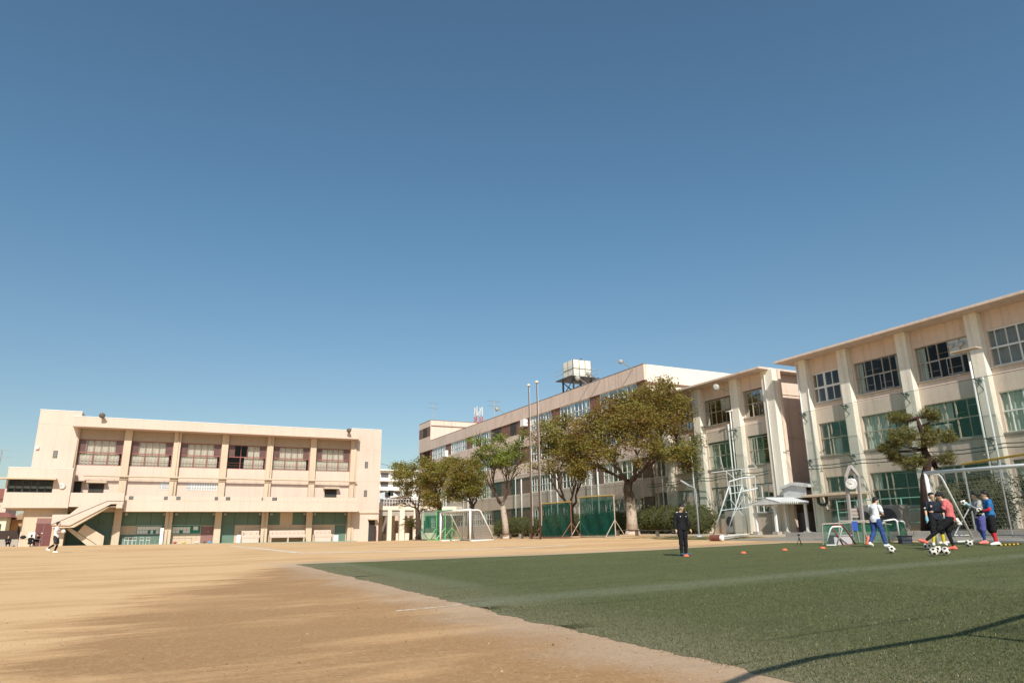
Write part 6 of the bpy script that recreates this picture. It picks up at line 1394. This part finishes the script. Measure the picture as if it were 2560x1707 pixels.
D=33.5; a=P(245,1052); b=P(360,1100); o=MB().bar(a,Vector((b.x,b.y,a.z)),.04,.42).build('sign_board',mat('weathered_sign',(.34,.29,.26),.8,var=.15)); recentre(o); tag(o,'small weathered sign board below the post clock','sign')
# small posts with dark letters that cannot be read on the sign
m=MB(); d_=(Vector((b.x,b.y,a.z))-a); n_=Vector((-a.x,-a.y,0)).normalized()
for r_ in range(2):
    for i in range(9): q=a+d_*(.1+.09*i)+n_*.026+Vector((0,0,.07-.16*r_)); m.bar(q,q+d_*.055,.006,.05)
mk=m.build('lettering',mat('faded_letters',(.12,.09,.08),.8)); mk.parent=o; mk.matrix_parent_inverse=Matrix.Translation(-Vector(o.location))
# folding goal with green net, rebounders, mini goal, crate and so on (left of the players)
P=lambda a,b: (2030+a/7.84,1200+b/7.84)
def V(a,b,d): return T(*P(a,b),d)
def onz(p): return Vector((p.x,p.y,gz(p.x,p.y)))
D=27.2
t=thing('net_barrier','long low grey barrier hung with green net behind the person in the white shirt','barrier',onz(V(600,1250,D)))
f=MB()
for a,b in (((215,1262),(200,860)),((1030,1250),(1005,812)),((540,1235),(530,800)),((200,860),(1005,815)),((540,800),(1180,795)),((1005,815),(1560,868)),((1035,1000),(1110,1240)),((880,940),(925,1200))): f.tube([V(*a,D),V(*b,D)],.025,6)
f.build('frame',mat('barrier_grey',(.40,.36,.30),.6,var=.15,vscale=3),t)
g=MB(); g.quad(V(210,1255,D+.02),V(1530,1245,D+.05),V(1500,850,D+.05),V(205,850,D+.02)); g.build('net',GNET3,t,fix=False)
D=26.0; t=thing('rebounder','white and red pipe rebounder frame standing on the turf edge','rebounder',onz(V(560,1270,D)))
f=MB(); f.tube([V(270,1268,D),V(365,950,D),V(400,912,D),V(560,905,D),V(590,940,D),V(485,1268,D)],.028,8); f.build('front_frame',WMET,t,smooth=True)
f=MB(); f.tube([V(610,1268,D+.4),V(400,930,D+.3),V(430,885,D+.5),V(590,880,D+.5),V(640,930,D+.5),V(858,1258,D+.6)],.03,8); f.tube([V(610,1268,D+.4),V(858,1258,D+.6)],.028,8); f.build('rear_frame',mat('dark_red_pipe',(.22,.05,.045),.5),t,smooth=True)
f=MB(); f.tube([V(270,1268,D),V(485,1268,D)],.02,6); f.build('base_bar',WMET,t)
D=27.0; c=V(560,1240,D); o=MB().box(-.35,-.22,0,.35,.22,.02).box(-.35,-.22,.02,-.33,.22,.34).box(.33,-.22,.02,.35,.22,.34).box(-.33,-.22,.02,.33,-.2,.34).box(-.33,.2,.02,.33,.22,.34).box(-.38,-.25,.34,.38,.25,.37).build('storage_box',mat('frosted_box',(.42,.40,.42),.4)); o.location=onz(c); o.rotation_euler.z=-.4; tag(o,'pale frosted storage box behind the rebounder frame','box')
D=27.1; a=V(775,815,D); b=V(895,820,D); lo=V(785,990,D); f=MB(); d_=Vector((b.x-a.x,b.y-a.y,0)); n_=Vector((-a.x,-a.y,0)).normalized(); vs=[]
for i in range(7):
    for j,zz in enumerate((a.z+.02,a.z-.1,a.z-.3,lo.z)): vs.append(Vector((a.x,a.y,zz))+d_*(i/6*(1-.06*j))+n_*(.035+.02*math.sin(i*1.9+j)))
f.add(vs,[(i*4+j,(i+1)*4+j,(i+1)*4+j+1,i*4+j+1) for i in range(6) for j in range(3)]); f.add([v-n_*.07 for v in vs],[(i*4+j,i*4+j+1,(i+1)*4+j+1,(i+1)*4+j) for i in range(6) for j in range(3)])
tag(recentre(f.build('towel',cm('towel_blue',(.04,.09,.36)),smooth=True)),'blue towel hung over the green net barrier','towel')
D=26.2; t=thing('mini_goal','white framed mini goal with a green net beside the black crate','mini goal',onz(V(1600,1240,D)))
f=MB(); f.tube([V(1725,1245,D),V(1665,820,D),V(1640,775,D),V(1590,768,D)],.035,8); f.tube([V(1665,800,D),V(1780,802,D+.5),V(1805,830,D+.5),V(1875,1110,D+.9)],.026,8); f.tube([V(1380,830,D+.2),V(1425,830,D+.2),V(1520,1235,D+.6)],.026,8); f.tube([V(1590,768,D),V(1390,800,D+.1)],.03,8); f.tube([V(1400,1245,D),V(1520,1240,D+.4)],.022,6); f.build('frame',WHITE,t,smooth=True)
g=MB(); g.quad(V(1725,1240,D),V(1870,1110,D+.9),V(1790,815,D+.5),V(1665,810,D)); g.quad(V(1520,1230,D+.9),V(1870,1110,D+.9),V(1790,815,D+.5),V(1400,830,D+.5)); g.build('net',GNET3,t,fix=False)
D=25.6; c=onz(V(1835,1250,D)); t=thing('ball_crate','black slatted plastic crate at the foot of the mini goal','crate',c,-.45)
f=MB(); hw,hd,h=.20,.15,.27
f.box(-hw,-hd,0,hw,hd,.02)
for z0,z1 in ((.02,.05),(.12,.15),(.22,.27)):
    f.box(-hw,-hd,z0,hw,-hd+.02,z1); f.box(-hw,hd-.02,z0,hw,hd,z1); f.box(-hw,-hd+.02,z0,-hw+.02,hd-.02,z1); f.box(hw-.02,-hd+.02,z0,hw,hd-.02,z1)
for i in range(7):
    x=-hw+.02+i*(2*hw-.06)/6; f.box(x,-hd+.003,.05,x+.018,-hd+.018,.22); f.box(x,hd-.018,.05,x+.018,hd-.003,.22)
f.box(-hw-.03,-hd-.03,.27,hw+.03,-hd+.03,.29); f.box(-hw-.03,hd-.03,.27,hw+.03,hd+.03,.29); f.box(-hw-.03,-hd+.03,.27,-hw+.03,hd-.03,.29); f.box(hw-.03,-hd+.03,.27,hw+.03,hd-.03,.29)
f.build('body',mat('black_plastic',(.03,.035,.05),.4),t,world=False); f=MB(); f.box(-hw+.03,-hd+.03,.025,hw-.03,hd-.03,.20); f.build('contents',mat('blue_grey_bibs',(.10,.12,.17),.9,var=.4,vscale=8),t,world=False)
D=26.1
def marker(p,label,flat=1,tall=0):
    t=MB(); 
    if tall: t.lathe((0,0,0),[(.17,0),(.17,.02),(.11,.03),(.035,.30),(.03,.31)],18)
    else: t.lathe((0,0,0),[(.105,0),(.10,.012),(.045,.065),(.035,.062)],18)
    o=t.build('training_cone',mat('cone_orange',(.70,.16,.08),.5,var=.06),smooth=True); o.location=(p.x,p.y,gz(p.x,p.y)+.007); return tag(o,label,'cone',None if tall else 'orange marker cones on the turf')
marker(G(1858.6,1383),'orange disc cone nearest the person in black, leftmost of the three in a line'); marker(G(1962,1375.5),'orange disc cone in the middle of the line of three'); marker(G(2057,1371),'orange disc cone just in front of the green net barrier'); marker(G(1716,1390.5),'orange disc cone touching the shoe of the person in black')
marker(G(2173,1360.5),'taller orange cone behind the heel of the person in the white shirt',tall=1)
# camera tripod on the turf edge
p=onz(G(2000,1363)); t=thing('tripod','small black camera tripod on the dirt by the turf edge','tripod',p)
f=MB()
for a in (0,2.1,4.2): MB().tube([(p.x,p.y,p.z+.33),(p.x+.12*math.cos(a),p.y+.12*math.sin(a),p.z)],.011,6).build('leg',BLACK,t)
MB().tube([(p.x,p.y,p.z+.2),(p.x,p.y,p.z+.38)],.011,6).build('column',BLACK,t); MB().box(p.x-.04,p.y-.03,p.z+.38,p.x+.04,p.y+.03,p.z+.44).build('head',BLACK,t)
# striped hurdle bar on the turf
a=onz(G(2495,1365)); b=onz(G(2552,1362)); f=MB(); n=11; r=.026
for i in range(n): f.tube([a.lerp(b,i/n)+Vector((0,0,r+.008)),a.lerp(b,(i+1)/n)+Vector((0,0,r+.008))],r,8,mi=i%2)
tag(recentre(f.build('striped_pole',[BLACK,mat('stripe_yellow',(.55,.36,.04),.5)])),'black and yellow striped pole lying on the turf at the right','pole')
# benches, planter, fence and machines by the building
def bench(label,pa,pb,h=.42,w=.4,m=None):
    a=Vector((*pa,gz(*pa))); b=Vector((*pb,gz(*pb))); t=thing('bench',label,'bench',(a+b)/2); MB().bar(a+Vector((0,0,h)),b+Vector((0,0,h)),w,.07).build('seat',m or mat('dark_timber',(.07,.05,.038),.85,var=.2),t); L_=(b-a).length; k=max(2,int(L_/2.2))
    for i in range(k+1): q=a.lerp(b,i/k); q.z=gz(q.x,q.y); MB().bar(q+Vector((0,0,-.05)),q+Vector((0,0,h-.03)),.10,.3).build('leg',CONC,t)
bench('long low dark bench curving past the foot of the biggest tree',dxy(1545,1344,53),dxy(1700,1337,47)); bench('low dark bench under the pale trunked tree',dxy(1232,1345,66),dxy(1300,1345,60)); bench('low dark bench behind the first net screen',dxy(1305,1345,58),dxy(1350,1346,55))
f=MB(); y=-9.0
while y<29.5: f.box(33.35,y,-.2,33.62,y+1.98,gz(33.5,y+1)+.27); y+=2.0
tag(recentre(f.build('kerb_wall',CONC,bevel=.015)),'grey concrete kerb wall edging the planter bed by the school','kerb')
sheet('planter_bed',axis_steps([(33.6,39.5,1)]),axis_steps([(-9,29.6,1.2)]),SOIL,.20)
t=thing('green_fence','pale green pipe fence in front of the school windows','fence',(38.2,27,gz(38.2,27))); f=MB(); GP=mat('pale_green_pipe',(.20,.42,.33),.5)
for y in np.arange(22.4,31.1,1.45): MB().tube([(38.2,y,gz(38.2,y)-.1),(38.2,y,2.75)],.035,6).build('post',GP,t)
for z_ in (1.35,2.05,2.72): f.tube([(38.2,22.4,z_),(38.2,31,z_)],.03,6)
f.build('rail',GP,t)
def ac(label,x,y,w=.8,h=1.5):
    z_=gz(x,y)+.1; t=thing('air_conditioner',label,'air conditioner',(x,y,z_)); MB().box(x,y,z_,x+.75,y+w,z_+h).build('case',mat('ac_grey',(.26,.25,.22),.5,var=.08),t,bevel=.02)
    MB().lathe((x-.01,y+w*.5,z_+h*.52),[(w*.36,0),(w*.36,.012),(w*.1,.02)],24,axis=Vector((-1,0,0))).build('fan_grille',DKMET,t); f=MB(); f.box(x+.05,y+.05,z_-.12,x+.7,y+.15,z_); f.box(x+.05,y+w-.15,z_-.12,x+.7,y+w-.05,z_); f.each('foot',CONC,t)
ac('big grey outdoor air conditioner before the ground floor windows, right one of the pair',37.3,26.3,1.6,1.55); ac('grey outdoor air conditioner before the ground floor windows, left one of the pair',37.5,28.15,1.2,1.6)
ac('pale air conditioner box by the middle wing, left of the basketball stand legs',38.0,39.9,1.0,1.55)
t=thing('garden_bench','white bench on the planter bed right of the air conditioners','bench',(37.6,24,gz(37.6,24)+.2)); z_=gz(37.6,24)+.2; MB().box(37.35,23.1,z_+.40,37.8,25.0,z_+.46).build('seat',WMET,t)
for y in (23.2,24.8): MB().box(37.4,y,z_-.1,37.75,y+.06,z_+.40).build('leg',WMET,t)
# table by the maroon door
c=onz(atY(72,1358,84.2)); t=thing('folding_table','small folding table by the maroon door with a bag on it','table',c); w,l=.4,.95
MB().box(c.x-l,c.y-.25,c.z+.70,c.x+l,c.y+.25,c.z+.74).build('table_top',mat('table_brown',(.22,.16,.12)),t)
for sx in (-1,1):
    for sy in (-1,1): MB().tube([(c.x+sx*(l-.06),c.y+sy*.2,c.z),(c.x+sx*(l-.06),c.y+sy*.2,c.z+.7)],.02,6).build('leg',GSTEEL,t)
o=MB().ball((0,0,.16),.16,14,sc=(1.7,.9,1)).tube([(-.15,0,.28),(0,0,.42),(.15,0,.28)],.015,6).build('sports_bag',BLACK,smooth=True); o.location=(c.x-.55,c.y,c.z+.74); tag(o,'black sports bag lying on the small folding table','bag')
t=thing('white_board','small white board standing on the folding table','board',(c.x+.1,c.y+.05,c.z+.74)); MB().box(c.x-.15,c.y+.03,c.z+.75,c.x+.4,c.y+.06,c.z+1.35).build('panel',PAPER,t); MB().box(c.x-.12,c.y-.1,c.z+.742,c.x+.37,c.y+.2,c.z+.76).build('foot',WMET,t)
o=MB().box(-.3,-.2,0,.3,.2,.03).box(-.32,-.22,.03,.32,.22,.07).box(-.3,-.2,.07,.3,.2,.26).box(-.33,-.23,.26,.33,.23,.30).build('cool_box',mat('pale_blue_box',(.30,.45,.55),.5)); o.location=onz(G(36,1364)); tag(o,'pale blue cool box on the dirt beside the person in the dark suit','box')
